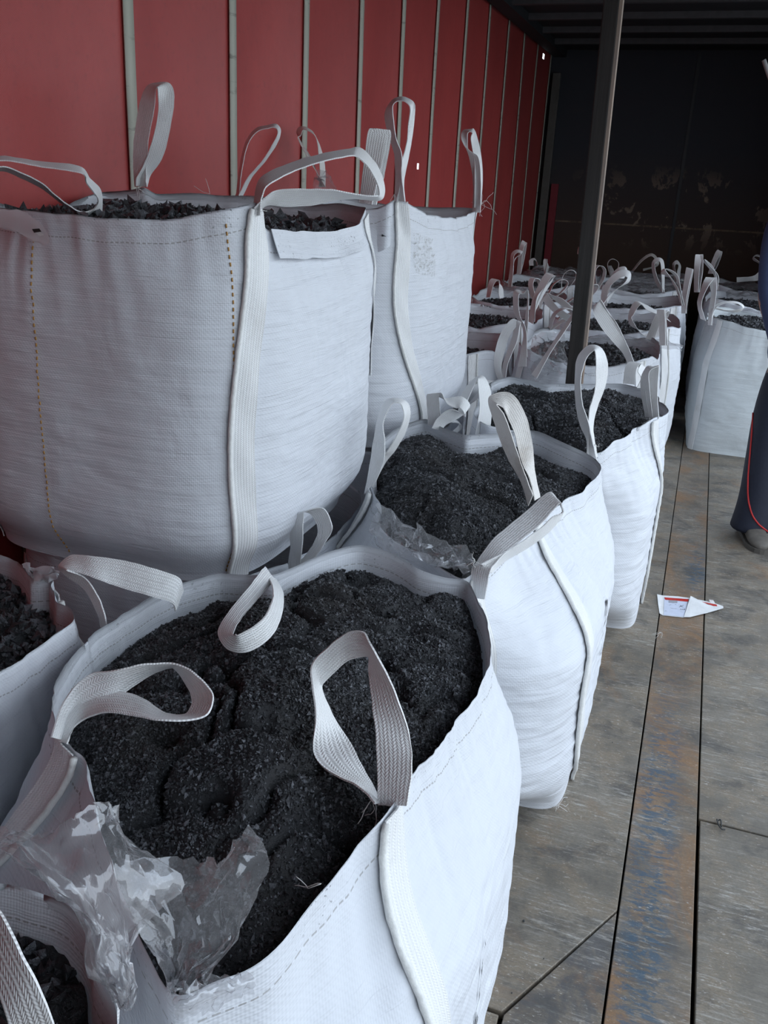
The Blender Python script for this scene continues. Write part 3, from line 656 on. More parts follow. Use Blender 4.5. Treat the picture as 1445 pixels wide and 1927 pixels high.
# --- D: third bag along the aisle
D_rim = rimz([(1132, 850, .80), (1154, 828), (1190, 808), (1225, 788, .84), (1240, 755, .83), (1211, 730), (1171, 721), (1100, 724), (1030, 722), (990, 715), (959, 709), (925, 728, .83), (905, 760), (915, 800), (960, 810, .80), (1010, 812, .79), (1045, 828, .79), (1080, 842, .79), (1108, 855, .79)], .82)
D = Bag('white bag third along the aisle, frayed loop standing on its front corner', GN, (-.42, 3.3), 0, D_rim,
        (-.41, 3.47, .38, .50, 4.2), (-.41, 3.58, .375, .39, 9), 300, 100, FABI, .004, 3)
dc = D.ang(at_z(1228, 786, .84)); db = D.ang((-.05, 3.22)); da = D.ang(at_z(1113, 858, .81))
D.strap(dc, db, .05, .0, .99, -1); D.strap(da, -1.6, .045, .3, .99, 0); D.strap(2.6, 2.4, .045, 0, .99, 0); D.strap(.9, .8, .045, 0, .99, 0)
photo_loop(D, [(1103, 872, 1124, 870), (1104, 830, 1113, 822), (1090, 795, 1106, 790), (1083, 755, 1096, 760), (1082, 710, 1093, 715), (1087, 672, 1101, 680), (1108, 650, 1112, 664), (1131, 655, 1120, 662), (1143, 683, 1121, 700), (1140, 722, 1119, 735), (1124, 766, 1109, 771), (1116, 806, 1107, 806), (1124, 860, 1104, 862)], 'y', [2.76, 2.8, 2.78])
photo_loop(D, [(1222, 790, 1240, 788), (1214, 735, 1237, 740), (1219, 697, 1240, 692), (1226, 690, 1238, 690), (1215, 692, 1222, 700), (1205, 722, 1222, 728), (1214, 785, 1228, 785)], 'y', [3.28, 3.29, 3.3])
photo_loop(D, [(1172, 722, 1194, 724), (1176, 694, 1198, 694), (1185, 681, 1207, 684), (1210, 688, 1200, 698), (1218, 706, 1206, 712), (1214, 730, 1198, 730)], 'y', [3.76, 3.78, 3.8])
photo_loop(D, [(920, 822, 893, 822), (925, 775, 902, 770), (921, 728, 899, 722), (906, 707, 898, 714), (884, 720, 888, 735), (868, 745, 878, 760), (862, 775, 876, 785)], 'y', [2.95, 3.0, 2.95], W=.06)
D.coal('cracked black coal heaped in the third bag along the aisle', .765, .06, 24000, .0065, COALM, 150, 420, .006, .03, 9, edge=.03)
threads(D, at_z(1242, 1190, .02), 6, .04, 7); threads(D, at_z(1120, 835, .84), 5, .04, 8)
threads(D, at_y(1223, 787, 3.27), 4, .04, 9, (-1, 0, 0))

# --- F: bag at the left edge, under the stacked bag
F_rim = rimz([(0, 1262), (77, 1212), (125, 1182), (141, 1158), (135, 1145), (104, 1131), (102, 1112), (113, 1088), (90, 1100), (58, 1098), (40, 1060)], .82) + [np.array(p) for p in ((-1.30, 1.37, .80), (-1.5, 1.36, .80), (-1.62, 1.2, .80), (-1.63, .8, .80), (-1.55, .5, .80), (-1.2, .44, .80), (-1.0, .5, .82), (-.98, .75, .82))]
Fb = Bag('white bag cut off by the left edge, dark coal, loop leaning over the gap', GN, (-1.28, .95), 0, F_rim,
         (-1.27, .93, .33, .46, 3.4), (-1.27, .93, .32, .42, 6), 260, 90, FAB, .004, 4)
fc = Fb.ang(at_z(118, 1110, .82))
Fb.strap(fc, .8, .05, 0, .99, -1); Fb.strap(2.3, 2.3, .045, 0, .99, 0); Fb.strap(-2.3, -2.3, .045, 0, .99, 0); Fb.strap(-.8, -.8, .045, 0, .99, 0)
photo_loop(Fb, [(190, 1180, 201, 1184), (184, 1155, 199, 1165), (160, 1110, 186, 1125), (128, 1085, 160, 1088), (110, 1068, 128, 1074), (118, 1056, 131, 1074), (138, 1044, 146, 1078), (170, 1046, 182, 1090), (228, 1054, 222, 1104), (290, 1070, 280, 1121), (335, 1086, 322, 1134), (345, 1112, 330, 1150)], 'z', [.77, .80, .84, .87, .885, .89, .895, .895, .885, .87, .85, .82], W=.05)
Fb.coal('dark angular coal in the bag at the left edge', .745, .03, 9000, .014, COALC, 140, 360, .012, .02, 13, edge=.03)
film(Fb, [[(40, 1060, .84), (60, 1064, .84), (90, 1068, .84), (112, 1078, .84)], [(55, 1080, .83), (70, 1090, .83), (90, 1098, .83), (110, 1090, .83)]], 'z', nu=10, nv=5, amp=.004, seed=4, mat=PLASW)

# --- N: bag under the camera, near left corner
N_rim = rimz([(0, 1658), (30, 1662), (65, 1680), (90, 1683), (115, 1695), (144, 1717), (169, 1767), (174, 1827), (198, 1860), (214, 1892), (222, 1940)], .81) + [np.array(p) for p in ((-.42, .3, .81), (-.42, .0, .82), (-.5, -.22, .81), (-.8, -.25, .81), (-1.1, -.2, .81), (-1.16, .1, .81), (-1.12, .4, .81), (-1.0, .52, .81), (-.85, .56, .81), (-.74, .60, .81))]
N = Bag('white bag in the near left corner of the photo holding coarse angular coal', GN, (-.8, .2), 0, N_rim,
        (-.79, .17, .36, .37, 3.4), (-.79, .17, .345, .345, 6), 260, 90, FAB, .004, 5)
for a in (.8, 2.3, -2.3, -.8): N.strap(a, a, .045, 0, .99, 0)
photo_loop(N, [(-110, 1690, -60, 1640), (-90, 1745, -30, 1680), (-45, 1790, 0, 1716), (-10, 1850, 32, 1778), (12, 1910, 67, 1847), (22, 1960, 100, 1928), (25, 2050, 120, 2010)], 'z', [.98, 1.0, 1.0, .99, .97, .93, .85], W=.05)
N.coal('coarse angular coal lumps in the near left corner bag', .74, .02, 5200, .017, COALC, 120, 320, .014, .02, 17, edge=.03)

# --- L1: big bag stacked on top, left
def L(x, y, z): return np.array([x, y, z])
L1_rim = [at_y(487, 380, 1.66), at_y(435, 394, 1.60), at_y(328, 412, 1.56), at_y(257, 413, 1.54), at_y(187, 410, 1.53), at_y(104, 401, 1.54), at_y(40, 395, 1.56), at_y(0, 391, 1.58), L(-1.60, 1.66, 1.53),
          L(-1.66, 1.9, 1.49), L(-1.67, 2.1, 1.49), at_y(107, 397, 2.1), at_y(128, 370, 2.22), at_y(146, 360, 2.28), at_y(200, 360, 2.33), at_y(254, 356, 2.36), at_y(270, 350, 2.36), at_y(292, 365, 2.38), at_y(358, 364, 2.42), at_y(440, 368, 2.45), at_y(540, 382, 2.47), at_y(640, 384, 2.44),
          at_x(690, 393, -.85), at_x(678, 421, -.86), at_x(636, 436, -.87), at_x(563, 437, -.87), at_x(500, 433, -.87), at_x(489, 405, -.87)]
L1_rim = [p for p in L1_rim if p[0] > -1.72]
L1 = Bag('largest stacked white bag against the red curtain, orange stitch lines down its front', GT, (-1.26, 1.98), .70, L1_rim,
         (-1.25, 1.985, .435, .465, 3.8), (-1.27, 2.0, .37, .40, 4.5), 420, 130, FABI, .0025, 6, tm=(.22, .8), smooth_deg=.8, inner=.17)
l1fr = L1.ang(at_y(487, 385, 1.66)); l1br = L1.ang(at_x(688, 395, -.86)); l1bl = L1.ang(at_y(270, 350, 2.36))
L1.strap(l1fr, L1.ang(at_x(468, 900, -.86)) , .052, .0, .99, -1, mids=[(.45, L1.ang(at_x(462, 750, -.84)))])
L1.strap(l1br, .85, .05, .45, .985, 0); L1.strap(l1bl, 2.3, .05, 0, .99, 0); L1.strap(-2.35, -2.35, .05, 0, .99, 0)
photo_loop(L1, [(475, 410, 490, 405), (478, 382, 493, 370), (491, 335, 508, 346), (549, 306, 556, 321), (604, 290, 611, 303), (655, 281, 657, 294), (678, 279, 673, 296), (703, 303, 693, 316), (719, 332, 709, 344), (723, 361, 713, 364), (714, 377, 707, 368), (676, 374, 676, 367), (640, 375, 629, 358), (585, 386, 578, 356), (534, 388, 527, 358), (502, 386, 504, 368), (486, 402, 478, 392)],
           'y', [1.66, 1.66, 1.67, 1.72, 1.76, 1.80, 1.82, 1.83, 1.83, 1.82, 1.80, 1.78, 1.75, 1.72, 1.69, 1.67, 1.66], W=.055)
photo_loop(L1, [(254, 352, 277, 352), (251, 318, 275, 335), (251, 280, 277, 300), (256, 235, 280, 258), (263, 195, 290, 207), (276, 163, 293, 172), (296, 156, 295, 166), (320, 158, 296, 168), (328, 182, 298, 207), (322, 232, 288, 258), (307, 294, 272, 306), (284, 328, 258, 332), (277, 350, 255, 350)], 'y', [2.34, 2.33, 2.35], W=.055)
photo_loop(L1, [(-95, 395, -80, 385), (-50, 310, -45, 320), (0, 294, 0, 302), (73, 304, 79, 314), (148, 313, 153, 326), (170, 337, 163, 345), (189, 357, 183, 372), (192, 386, 181, 388), (188, 406, 170, 396), (165, 408, 150, 398), (122, 387, 110, 372), (83, 357, 80, 346), (40, 335, 40, 325), (0, 322, 0, 314), (-50, 345, -45, 335), (-90, 392, -80, 385)], 'y', [1.58, 1.6, 1.62, 1.66, 1.7, 1.74, 1.78, 1.8, 1.8, 1.78, 1.74, 1.7, 1.66, 1.62, 1.6, 1.58], W=.05)
photo_loop(L1, [(676, 382, 700, 385), (684, 312, 716, 317), (692, 248, 730, 250), (700, 250, 736, 258), (690, 320, 724, 325), (684, 382, 708, 385)], 'y', [2.34, 2.33, 2.36], W=.05)
L1.coal('loose angular coal inside the largest stacked bag', 1.452, .032, 9000, .019, COALC, 150, 420, .010, .010, 21, (-.03, .02), edge=.04)
for x_, nm in ((75, 0), (437, 1)):     # orange woven marker lines
    tt = np.linspace(.03, .985, 110); a0 = L1.ang(at_y(x_, 420, 1.56)); a1 = L1.ang(at_y(x_ + (38 if nm == 0 else 6), 1000, 1.56))
    aa = a1 + (a0 - a1) * tt; P = L1.S(aa, tt, True) + L1.out(aa, tt) * .0015; parts = [tube(P[i:i + 2] * np.array([1, 1, 1]), .0016, 5) for i in range(0, 108, 1) if i % 2 == 0]
    v, f = join(parts); mesh('orange_marker_line', v, f, ORANGE, L1.root)
# document pouch taped near the left of the rim
pp = [[at_y(-20, 395, 1.51), at_y(28, 396, 1.51), at_y(48, 400, 1.51)], [at_y(-20, 425, 1.50), at_y(40, 428, 1.50), at_y(82, 428, 1.50)], [at_y(20, 432, 1.49), at_y(60, 450, 1.49), at_y(92, 455, 1.49)], [at_y(60, 455, 1.49), at_y(74, 461, 1.49), at_y(84, 463, 1.49)]]
g = np.array(pp); cols = np.array([catmull(r, 6) for r in g]); gg = np.stack([catmull(cols[:, j], 5) for j in range(cols.shape[1])], 0); gg = gg + .004 * np.abs(noise(gg[..., 0] * 40, gg[..., 2] * 40, 1.))[..., None]
po = mesh('document_pouch', gg.reshape(-1, 3), grid_faces(*gg.shape[:2]), PLASW, L1.root)
LAB = mat_plain('label_white', (.75, .75, .75), .6); INK = mat_plain('black_ink', (.02, .02, .02), .6)
q = [at_y(66, 436, 1.495), at_y(74, 434, 1.495), at_y(88, 447, 1.495), at_y(80, 452, 1.495)]
mesh('pouch_label', q, [(0, 1, 2, 3)], LAB, po, False)
q = [at_y(60, 431, 1.493), at_y(74, 430, 1.493), at_y(78, 436, 1.493), at_y(64, 438, 1.493)]; mesh('label_print', q, [(0, 1, 2, 3)], INK, po, False)
# folded hem on the right side of the rim
tA, tB = l1fr + .10, l1br - .07; th_ = np.linspace(tA, tB, 50); Ls = [.0, .02, .04, .062]
Gf = []
for l_ in Ls:
    t_ = 1 - l_ / (L1.z_rim(th_) - L1.z0); Gf.append(L1.S(th_, t_) + L1.out(th_, np.minimum(t_, .985)) * (.004 + .012 * l_ / .062 + .004 * noise(th_ * 9, l_ * 20, 2.))[:, None] + np.array([0, 0, .002]))
Gf = np.stack(Gf, 1); uvf = np.stack([np.repeat(th_ * .5, 4), np.tile(np.array(Ls), 50)], -1)
slab('folded_hem', Gf, .0015, FAB, L1.root, uvf)
hp_ = [(489, 452, 487, 470), (520, 455, 515, 466), (570, 458, 560, 462), (620, 452, 612, 454), (660, 440, 655, 442)]
threads(L1, at_y(258, 352, 2.35), 6, .04, 10); threads(L1, at_y(395, 365, 2.42), 2, .05, 11, (-.6, 0, 1.5))
threads(L1, at_y(481, 392, 1.66), 4, .03, 12)

# --- L2: second stacked bag
L2_rim = [at_x(745, 370, -.97), at_x(767, 383, -.93), at_x(803, 404, -.92), at_x(830, 408, -.92), at_x(858, 410, -.93), at_x(880, 402, -.94), at_x(895, 393, -.96), L(-1.05, 3.86, 1.50), L(-1.3, 3.84, 1.49), L(-1.52, 3.8, 1.52), L(-1.60, 3.68, 1.53), L(-1.63, 3.3, 1.50), at_y(446, 366, 2.88), at_y(520, 372, 2.8), at_y(600, 380, 2.78), L(-1.15, 2.78, 1.5), at_y(712, 393, 2.78), at_y(735, 383, 2.76)]
L2 = Bag('white stacked bag behind the largest one, smudged front, tall open loop', GT, (-1.30, 3.3), .70, L2_rim,
         (-1.27, 3.30, .39, .55, 3.8), (-1.27, 3.30, .36, .48, 4.5), 360, 110, FABI, .0025, 7, tm=(.22, .8), smooth_deg=1.0)
l2fr = L2.ang(at_x(752, 372, -.96))
L2.strap(l2fr, L2.ang(at_x(788, 775, -.93)), .055, .02, .99, -1, mids=[(.5, L2.ang(at_x(770, 600, -.88)))]); L2.strap(L2.ang(at_x(893, 393, -.96)), .95, .05, .5, .99, 0); L2.strap(2.3, 2.3, .05, 0, .99, 0); L2.strap(-2.3, -2.3, .05, 0, .99, 0)
photo_loop(L2, [(743, 378, 762, 380), (744, 330, 756, 330), (742, 290, 756, 290), (731, 255, 745, 259), (724, 216, 739, 205), (735, 192, 745, 192), (750, 183, 752, 190), (765, 184, 763, 192), (778, 192, 772, 204), (781, 205, 768, 235), (777, 245, 765, 270), (769, 295, 757, 303), (760, 340, 755, 340), (762, 378, 746, 378)], 'y', [2.78, 2.8, 2.8])
photo_loop(L2, [(889, 400, 904, 400), (890, 340, 905, 342), (881, 290, 900, 296), (868, 262, 882, 285), (871, 246, 880, 252), (885, 243, 889, 250), (893, 245, 886, 264), (903, 280, 892, 300), (908, 330, 893, 335), (904, 396, 892, 390)], 'y', [3.78, 3.8, 3.8])
photo_loop(L2, [(444, 372, 450, 370), (450, 322, 455, 322), (461, 270, 466, 273), (480, 243, 484, 248), (503, 236, 504, 242), (520, 234, 517, 240), (528, 245, 523, 251), (522, 268, 513, 272), (500, 302, 492, 305), (475, 332, 467, 334), (456, 370, 449, 368)], 'y', [2.88, 2.9, 2.88])
photo_loop(L2, [(604, 352, 613, 352), (588, 302, 580, 298), (568, 270, 561, 262), (558, 248, 566, 255), (568, 238, 573, 244), (590, 250, 594, 258), (607, 290, 600, 295), (612, 325, 602, 325), (612, 352, 600, 352)], 'y', [3.60, 3.64, 3.62], mat=WEBD)
film(L2, [[(596, 322, 3.55), (606, 318, 3.55), (614, 322, 3.55), (622, 330, 3.55)], [(590, 345, 3.55), (606, 345, 3.55), (620, 345, 3.55), (632, 352, 3.55)], [(586, 372, 3.55), (606, 372, 3.55), (622, 375, 3.55), (642, 378, 3.55)]], 'y', nu=8, nv=8, amp=.008, seed=12)
L2.coal('coal inside the second stacked bag', 1.42, .02, 3000, .02, COALC, 60, 200, .01, .01, 23, edge=.05)
threads(L2, at_x(905, 385, -.95), 9, .09, 13, (.6, 0, .3)); threads(L2, at_x(768, 380, -.93), 4, .04, 14); threads(L2, at_x(742, 365, -.96), 4, .03, 15)
SM = NT('grey_smudge'); _n = SM.noise(SM.co('Object'), 90, 5, .7); SM.set((.30, .27, .22), .9); _t = SM.n('BsdfTransparent'); _x = SM.n('MixShader')
SM.l(SM.ramp(_n, .50, .66, 0, .55), _x.inputs[0]); SM.l(_t.outputs[0], _x.inputs[1]); SM.l(SM.b.outputs[0], _x.inputs[2]); SM.l(_x.outputs[0], SM.out.inputs[0])
def smudge(bag, x, y0, y1, wpx, X, mode=at_x, mat=None):
    a, b = mode(x, y0, X), mode(x, y1, X); t = lambda p: (p[2] - bag.z0) / (bag.z_rim(bag.ang(p)) - bag.z0)
    c, d = bag.ang(mode(x - wpx, (y0 + y1) / 2, X)), bag.ang(mode(x + wpx, (y0 + y1) / 2, X))
    T, Q = np.meshgrid(np.linspace(c, d, 14), np.linspace(float(t(b)), float(t(a)), 20), indexing='ij')
    T = T + (d - c) * .25 * noise(T * 3, Q * 9, 3.); P = bag.S(T, Q, True) + bag.out(T, Q) * .003
    return mesh('dirt_smudge', P.reshape(-1, 3), grid_faces(14, 20), mat or SM.m, bag.root)
smudge(L2, 800, 445, 520, 13, -.89)
BM = NT('black_scuff'); _n = BM.noise(BM.co('Object', (60, 60, 9)), 1.0, 5, .7); BM.set((.02, .02, .022), .8); _t = BM.n('BsdfTransparent'); _x = BM.n('MixShader')
BM.l(BM.ramp(_n, .48, .56, 0, .95), _x.inputs[0]); BM.l(_t.outputs[0], _x.inputs[1]); BM.l(BM.b.outputs[0], _x.inputs[2]); BM.l(_x.outputs[0], BM.out.inputs[0])
def scuff(bag, th, t0, t1, wd):
    T, Q = np.meshgrid(np.linspace(th - wd, th + wd, 8), np.linspace(t0, t1, 24), indexing='ij'); T = T + .02 * noise(Q * 14, 2.)
    P = bag.S(T, Q, True) + bag.out(T, Q) * .0035; mesh('black_scuff', P.reshape(-1, 3), grid_faces(8, 24), BM.m, bag.root)
scuff(Cb, -.10, .45, .66, .03); scuff(A, -.14, .30, .62, .03)

# --- bags below the stacked ones
def rect_rim(cx, cy, hx, hy, z, seed, corner=.03, sag=.03, n=3.0, tilt=(0, 0)):
    out = []
    for k in range(48):
        a = -PI + 2 * PI * k / 48; r = float(sup(np.array(a), hx, hy, n)); c = abs(math.sin(2 * a)) ** 3
        x, y = cx + r * math.cos(a), cy + r * math.sin(a)
        rr = 1 + .02 * float(noise(math.cos(a) * 2 + seed, math.sin(a) * 2 + seed, seed * 1.7))
        out.append(np.array([cx + (x - cx) * rr, cy + (y - cy) * rr, z + corner * c - sag * (1 - c) * abs(float(noise(math.cos(a) * 3, math.sin(a) * 3, seed * 2.3))) + .02 * float(noise(a * 2, seed * 3.3)) * (1 - c)]))
    return out
def far_bag(label, coal_label, c, h, seed, z=.80, nu=160, nv=50, loops=(), coal=.73, heap=.03, mat=None, group=GB, squash=False, fab=None, cmat=None, film_at=None, chips=2500, base=None, beads=True):
    hx, hy = h
    b = Bag(label, group, c, 0, rect_rim(c[0], c[1], hx * (.90 if not squash else 1), hy * (.92 if not squash else 1), z, seed, corner=0 if squash else .035, sag=0 if squash else .03), (c[0], c[1], hx, hy, 3.4), base or (c[0], c[1], hx * .93, hy * .92, 6), nu, nv, fab or FAB, .004, seed, rimn=.006)
    for i, a in enumerate((math.atan2(-hy, hx), math.atan2(hy, hx), math.atan2(hy, -hx), math.atan2(-hy, -hx))):
        b.strap(a, a, .05, .0, .99 if not squash else .9, (1 if i in (0,) else 0) if beads else 0, n=30)
    if coal: b.coal(coal_label, coal, heap, chips, .014, cmat or COALM, 60, 200, .008, .012, seed, edge=.03)
    b.corners = {}
    for nme, a in (('fr', math.atan2(-hy, hx)), ('br', math.atan2(hy, hx)), ('bl', math.atan2(hy, -hx)), ('fl', math.atan2(-hy, -hx))):
        b.corners[nme] = b.S(np.array(a), np.array(1.0))
    return b
G1 = far_bag('white bag underneath the largest stacked bag, pressed flat, one loop sticking out', None, (-1.25, 2.08), (.41, .46), 31, z=.69, squash=True, coal=None, group='bags of the bottom layer under stacked bags')
photo_loop(G1, [(546, 1090, 566, 1092), (543, 1062, 565, 1064), (547, 1025, 569, 1025), (545, 980, 571, 974), (555, 966, 576, 962), (583, 966, 609, 957), (598, 994, 625, 990), (592, 1019, 619, 1009), (572, 1048, 592, 1050), (559, 1062, 572, 1066), (556, 1090, 568, 1092)], 'y', [1.80, 1.79, 1.80], W=.05)
G2 = far_bag('white bag underneath the second stacked bag, pressed flat', None, (-1.26, 3.32), (.40, .55), 32, z=.69, squash=True, coal=None, group='bags of the bottom layer under stacked bags')
std_loop(G2, (-.88, 3.1, .66), .12, (.10, -.05), .05, .5); std_loop(G2, (-.93, 3.7, .66), .14, (.12, .02), .07, 1.4)

# --- middle column behind the third bag
E1 = far_bag('white bag behind the dark pole, film and a long loop lying over its rim', 'black coal in the bag behind the dark pole', (-.50, 4.72), (.385, .50), 41, .82, 220, 70, coal=.755, heap=.045, chips=5000, fab=FABI)
photo_loop(E1, [(1183, 690, 1194, 684), (1172, 665, 1183, 655), (1150, 640, 1168, 625), (1130, 615, 1152, 600), (1117, 590, 1130, 570), (1120, 573, 1132, 566), (1136, 575, 1146, 590), (1150, 600, 1160, 608), (1164, 632, 1172, 632), (1178, 665, 1184, 668), (1188, 692, 1198, 690)], 'y', [4.25, 4.3, 4.28], W=.05)
photo_loop(E1, [(1000, 705, 1010, 712), (1030, 660, 1036, 664), (1060, 615, 1066, 619), (1085, 578, 1090, 582)], 'y', [4.18, 4.3, 4.4], W=.045)
photo_loop(E1, [(1241, 650, 1252, 650), (1240, 610, 1252, 610), (1236, 586, 1250, 585), (1242, 586, 1252, 588), (1244, 612, 1254, 612), (1246, 650, 1256, 650)], 'y', [4.28, 4.3, 4.3], W=.045)
std_loop(E1, E1.corners['bl'], .13, (.10, -.12), .05, .6)
film(E1, [[(985, 672, 4.5), (1000, 640, 4.5), (1020, 628, 4.45), (1060, 625, 4.4)], [(1000, 700, 4.25), (1020, 680, 4.25), (1045, 672, 4.25), (1075, 690, 4.2)], [(1005, 718, 4.18), (1030, 705, 4.18), (1060, 700, 4.18), (1130, 705, 4.18)]], 'y', nu=16, nv=10, amp=.012, fr=12, seed=21)
E2 = far_bag('white bag fourth along the aisle edge, thick corded seam facing the aisle', 'black coal in the fourth aisle bag', (-.47, 5.78), (.425, .48), 42, .83, 200, 60, coal=.76, heap=.04, chips=4000)
E3 = far_bag('white bag fifth along the aisle edge, pale loops bunched over it', 'black coal in the fifth aisle bag', (-.47, 6.85), (.42, .50), 43, .84, coal=.75)
E4 = far_bag('white bag sixth along the aisle edge, film sheet spread over it', 'black coal in the sixth aisle bag', (-.49, 7.95), (.40, .48), 44, .84, coal=.74)
E5 = far_bag('white bag at the back panel in the middle column', 'coal in the middle bag at the back panel', (-.49, 9.0), (.40, .44), 45, .84, coal=.74)
# --- left column along the curtain
H1 = far_bag('white bag directly behind the second stacked bag, hidden half by it', 'coal in the bag behind the second stacked bag', (-1.27, 4.52), (.37, .48), 51, .80, coal=.70, cmat=COALC)
H2 = far_bag('white bag by the curtain, second behind the stacked bags', 'coal in the second bag behind the stacked ones by the curtain', (-1.26, 5.55), (.37, .48), 52, .82, coal=.75, cmat=COALC)
H3 = far_bag('white bag by the curtain, third behind the stacked bags', 'coal in the third bag behind the stacked ones by the curtain', (-1.26, 6.58), (.37, .48), 53, .82, coal=.755, cmat=COALC)
H4 = far_bag('white bag by the curtain with a tall narrow loop, last but one', 'coal in the last but one bag by the curtain', (-1.26, 7.62), (.37, .48), 54, .84, coal=.79, cmat=COALC)
H5 = far_bag('white bag in the far left corner of the trailer', 'coal in the far left corner bag', (-1.26, 8.75), (.37, .46), 55, .84, coal=.77)
# --- right column
R1 = far_bag('pale grey bag nearest on the right side, thin loop drooping over its coal', 'black coal in the nearest right side bag', (.46, 6.45), (.435, .47), 61, .83, 240, 70, coal=.785, heap=.03, chips=5000, base=(.46, 6.45, .395, .44, 7))
R2 = far_bag('white bag second on the right side, film along its rim', 'black coal in the second right side bag', (.43, 7.45), (.43, .46), 62, .85, coal=.80)
R3 = far_bag('white bag at the back panel on the right side', 'coal in the right side bag at the back panel', (.43, 8.52), (.42, .46), 63, .86, coal=.79)
R1.body.data.materials[0] = mat_fabric('greyish_woven_fabric', .8, (.66, .70, .72), .25)
# far loops traced where they stand
def FLp(bag, rows, Y, W=.045, mat=None): photo_loop(bag, rows, 'y', [Y, Y + .03, Y], W=W, mat=mat)
FLp(H1, [(948, 745, 962, 742), (930, 690, 944, 700), (934, 650, 950, 660), (946, 620, 960, 630), (962, 601, 980, 607), (970, 606, 978, 614), (962, 640, 972, 644), (948, 680, 956, 684), (940, 720, 950, 722)], 4.1)
FLp(H1, [(974, 690, 990, 690), (984, 640, 991, 640), (988, 600, 994, 600), (992, 560, 994, 548), (976, 546, 985, 553), (966, 552, 976, 556), (968, 590, 978, 592), (984, 620, 990, 622), (984, 672, 992, 672)], 4.25, .05)
FLp(H2, [(994, 605, 1003, 610), (1003, 560, 1012, 570), (1022, 520, 1034, 527), (1032, 514, 1045, 520), (1042, 522, 1030, 535), (1020, 560, 1010, 560), (1000, 600, 1006, 606)], 5.05, .05)
FLp(H2, [(1068, 605, 1078, 596), (1045, 590, 1050, 578), (1022, 566, 1030, 552), (1028, 553, 1040, 556), (1050, 570, 1058, 562), (1076, 590, 1082, 582)], 5.0, .05)
FLp(H4, [(955, 540, 964, 540), (960, 500, 966, 502), (962, 478, 967, 482), (972, 470, 976, 475), (983, 474, 979, 480), (972, 484, 968, 488), (960, 510, 966, 512), (956, 536, 962, 540)], 7.2)
FLp(H4, [(972, 515, 980, 516), (977, 470, 984, 472), (981, 455, 991, 458), (984, 456, 991, 462), (978, 490, 986, 490), (972, 516, 980, 516)], 7.25)
FLp(H5, [(996, 500, 1004, 500), (996, 490, 1004, 490), (1006, 486, 1010, 492), (1010, 500, 1012, 502)], 8.3, .04)
FLp(H5, [(1024, 515, 1030, 515), (1022, 495, 1030, 497), (1025, 487, 1030, 488), (1032, 500, 1028, 504), (1030, 515, 1026, 515)], 8.25, .04)
FLp(H3, [(915, 560, 922, 560), (920, 530, 930, 534), (930, 525, 940, 528), (945, 540, 938, 548), (948, 560, 940, 562)], 6.15, .05)
FLp(E2, [(1255, 640, 1262, 645), (1243, 622, 1246, 632), (1210, 622, 1212, 632), (1186, 612, 1190, 602), (1183, 590, 1192, 592), (1194, 568, 1206, 573), (1212, 572, 1218, 584), (1240, 588, 1244, 595), (1256, 600, 1262, 606)], 5.35, .05)
FLp(E2, [(1280, 570, 1284, 575), (1272, 545, 1278, 548), (1258, 520, 1268, 530), (1244, 515, 1252, 508), (1250, 506, 1262, 508), (1270, 520, 1276, 520), (1278, 550, 1282, 552), (1282, 575, 1288, 575)], 5.5, .05)
FLp(E3, [(1282, 590, 1292, 590), (1283, 560, 1292, 560), (1290, 510, 1302, 512), (1292, 508, 1304, 512), (1286, 550, 1296, 555), (1284, 588, 1290, 590)], 6.5, .05)
FLp(E3, [(1130, 575, 1142, 576), (1133, 545, 1145, 545), (1150, 520, 1160, 528), (1170, 508, 1175, 520), (1186, 512, 1180, 524), (1184, 530, 1172, 535), (1160, 545, 1150, 552), (1142, 570, 1134, 572)], 6.4, .055)
FLp(E3, [(1136, 560, 1142, 560), (1150, 520, 1156, 522), (1162, 505, 1166, 510), (1176, 502, 1176, 508), (1180, 512, 1174, 514), (1174, 524, 1166, 524)], 6.55, .04)
FLp(E4, [(1246, 552, 1252, 552), (1232, 528, 1238, 525), (1226, 500, 1232, 500), (1232, 487, 1238, 492), (1244, 486, 1242, 494), (1250, 500, 1244, 506), (1250, 550, 1246, 550)], 7.45, .045)
FLp(E4, [(1088, 530, 1094, 530), (1092, 500, 1100, 500), (1102, 482, 1110, 484), (1110, 480, 1116, 482), (1112, 510, 1104, 512), (1100, 540, 1092, 540)], 7.5, .05)
FLp(E4, [(1086, 478, 1090, 480), (1088, 466, 1090, 470), (1095, 461, 1095, 466), (1098, 466, 1094, 468)], 7.7, .04)
FLp(E5, [(1270, 535, 1278, 535), (1266, 505, 1270, 506), (1266, 495, 1271, 498), (1274, 490, 1276, 498), (1281, 500, 1276, 504), (1280, 512, 1274, 512), (1278, 535, 1272, 535)], 8.4, .045)
FLp(E5, [(1188, 510, 1192, 510), (1206, 488, 1208, 492), (1224, 477, 1224, 482), (1236, 484, 1232, 488), (1238, 500, 1233, 500), (1210, 510, 1210, 506)], 8.5, .045, WEBD)
FLp(E5, [(1145, 500, 1150, 500), (1147, 510, 1155, 510), (1150, 520, 1156, 520)], 8.3, .05)
FLp(R1, [(1332, 612, 1340, 612), (1334, 590, 1342, 590), (1346, 574, 1350, 577), (1366, 567, 1368, 570), (1388, 568, 1388, 572), (1400, 577, 1397, 579), (1390, 587, 1386, 583), (1365, 586, 1365, 583), (1345, 582, 1345, 580), (1336, 592, 1340, 594), (1332, 612, 1338, 612)], 6.02, .04)
FLp(R1, [(1318, 600, 1328, 604), (1312, 570, 1320, 572), (1320, 540, 1332, 540), (1326, 525, 1345, 524), (1330, 524, 1348, 526), (1338, 550, 1348, 550), (1334, 580, 1344, 580), (1332, 606, 1340, 606)], 6.04, .06)
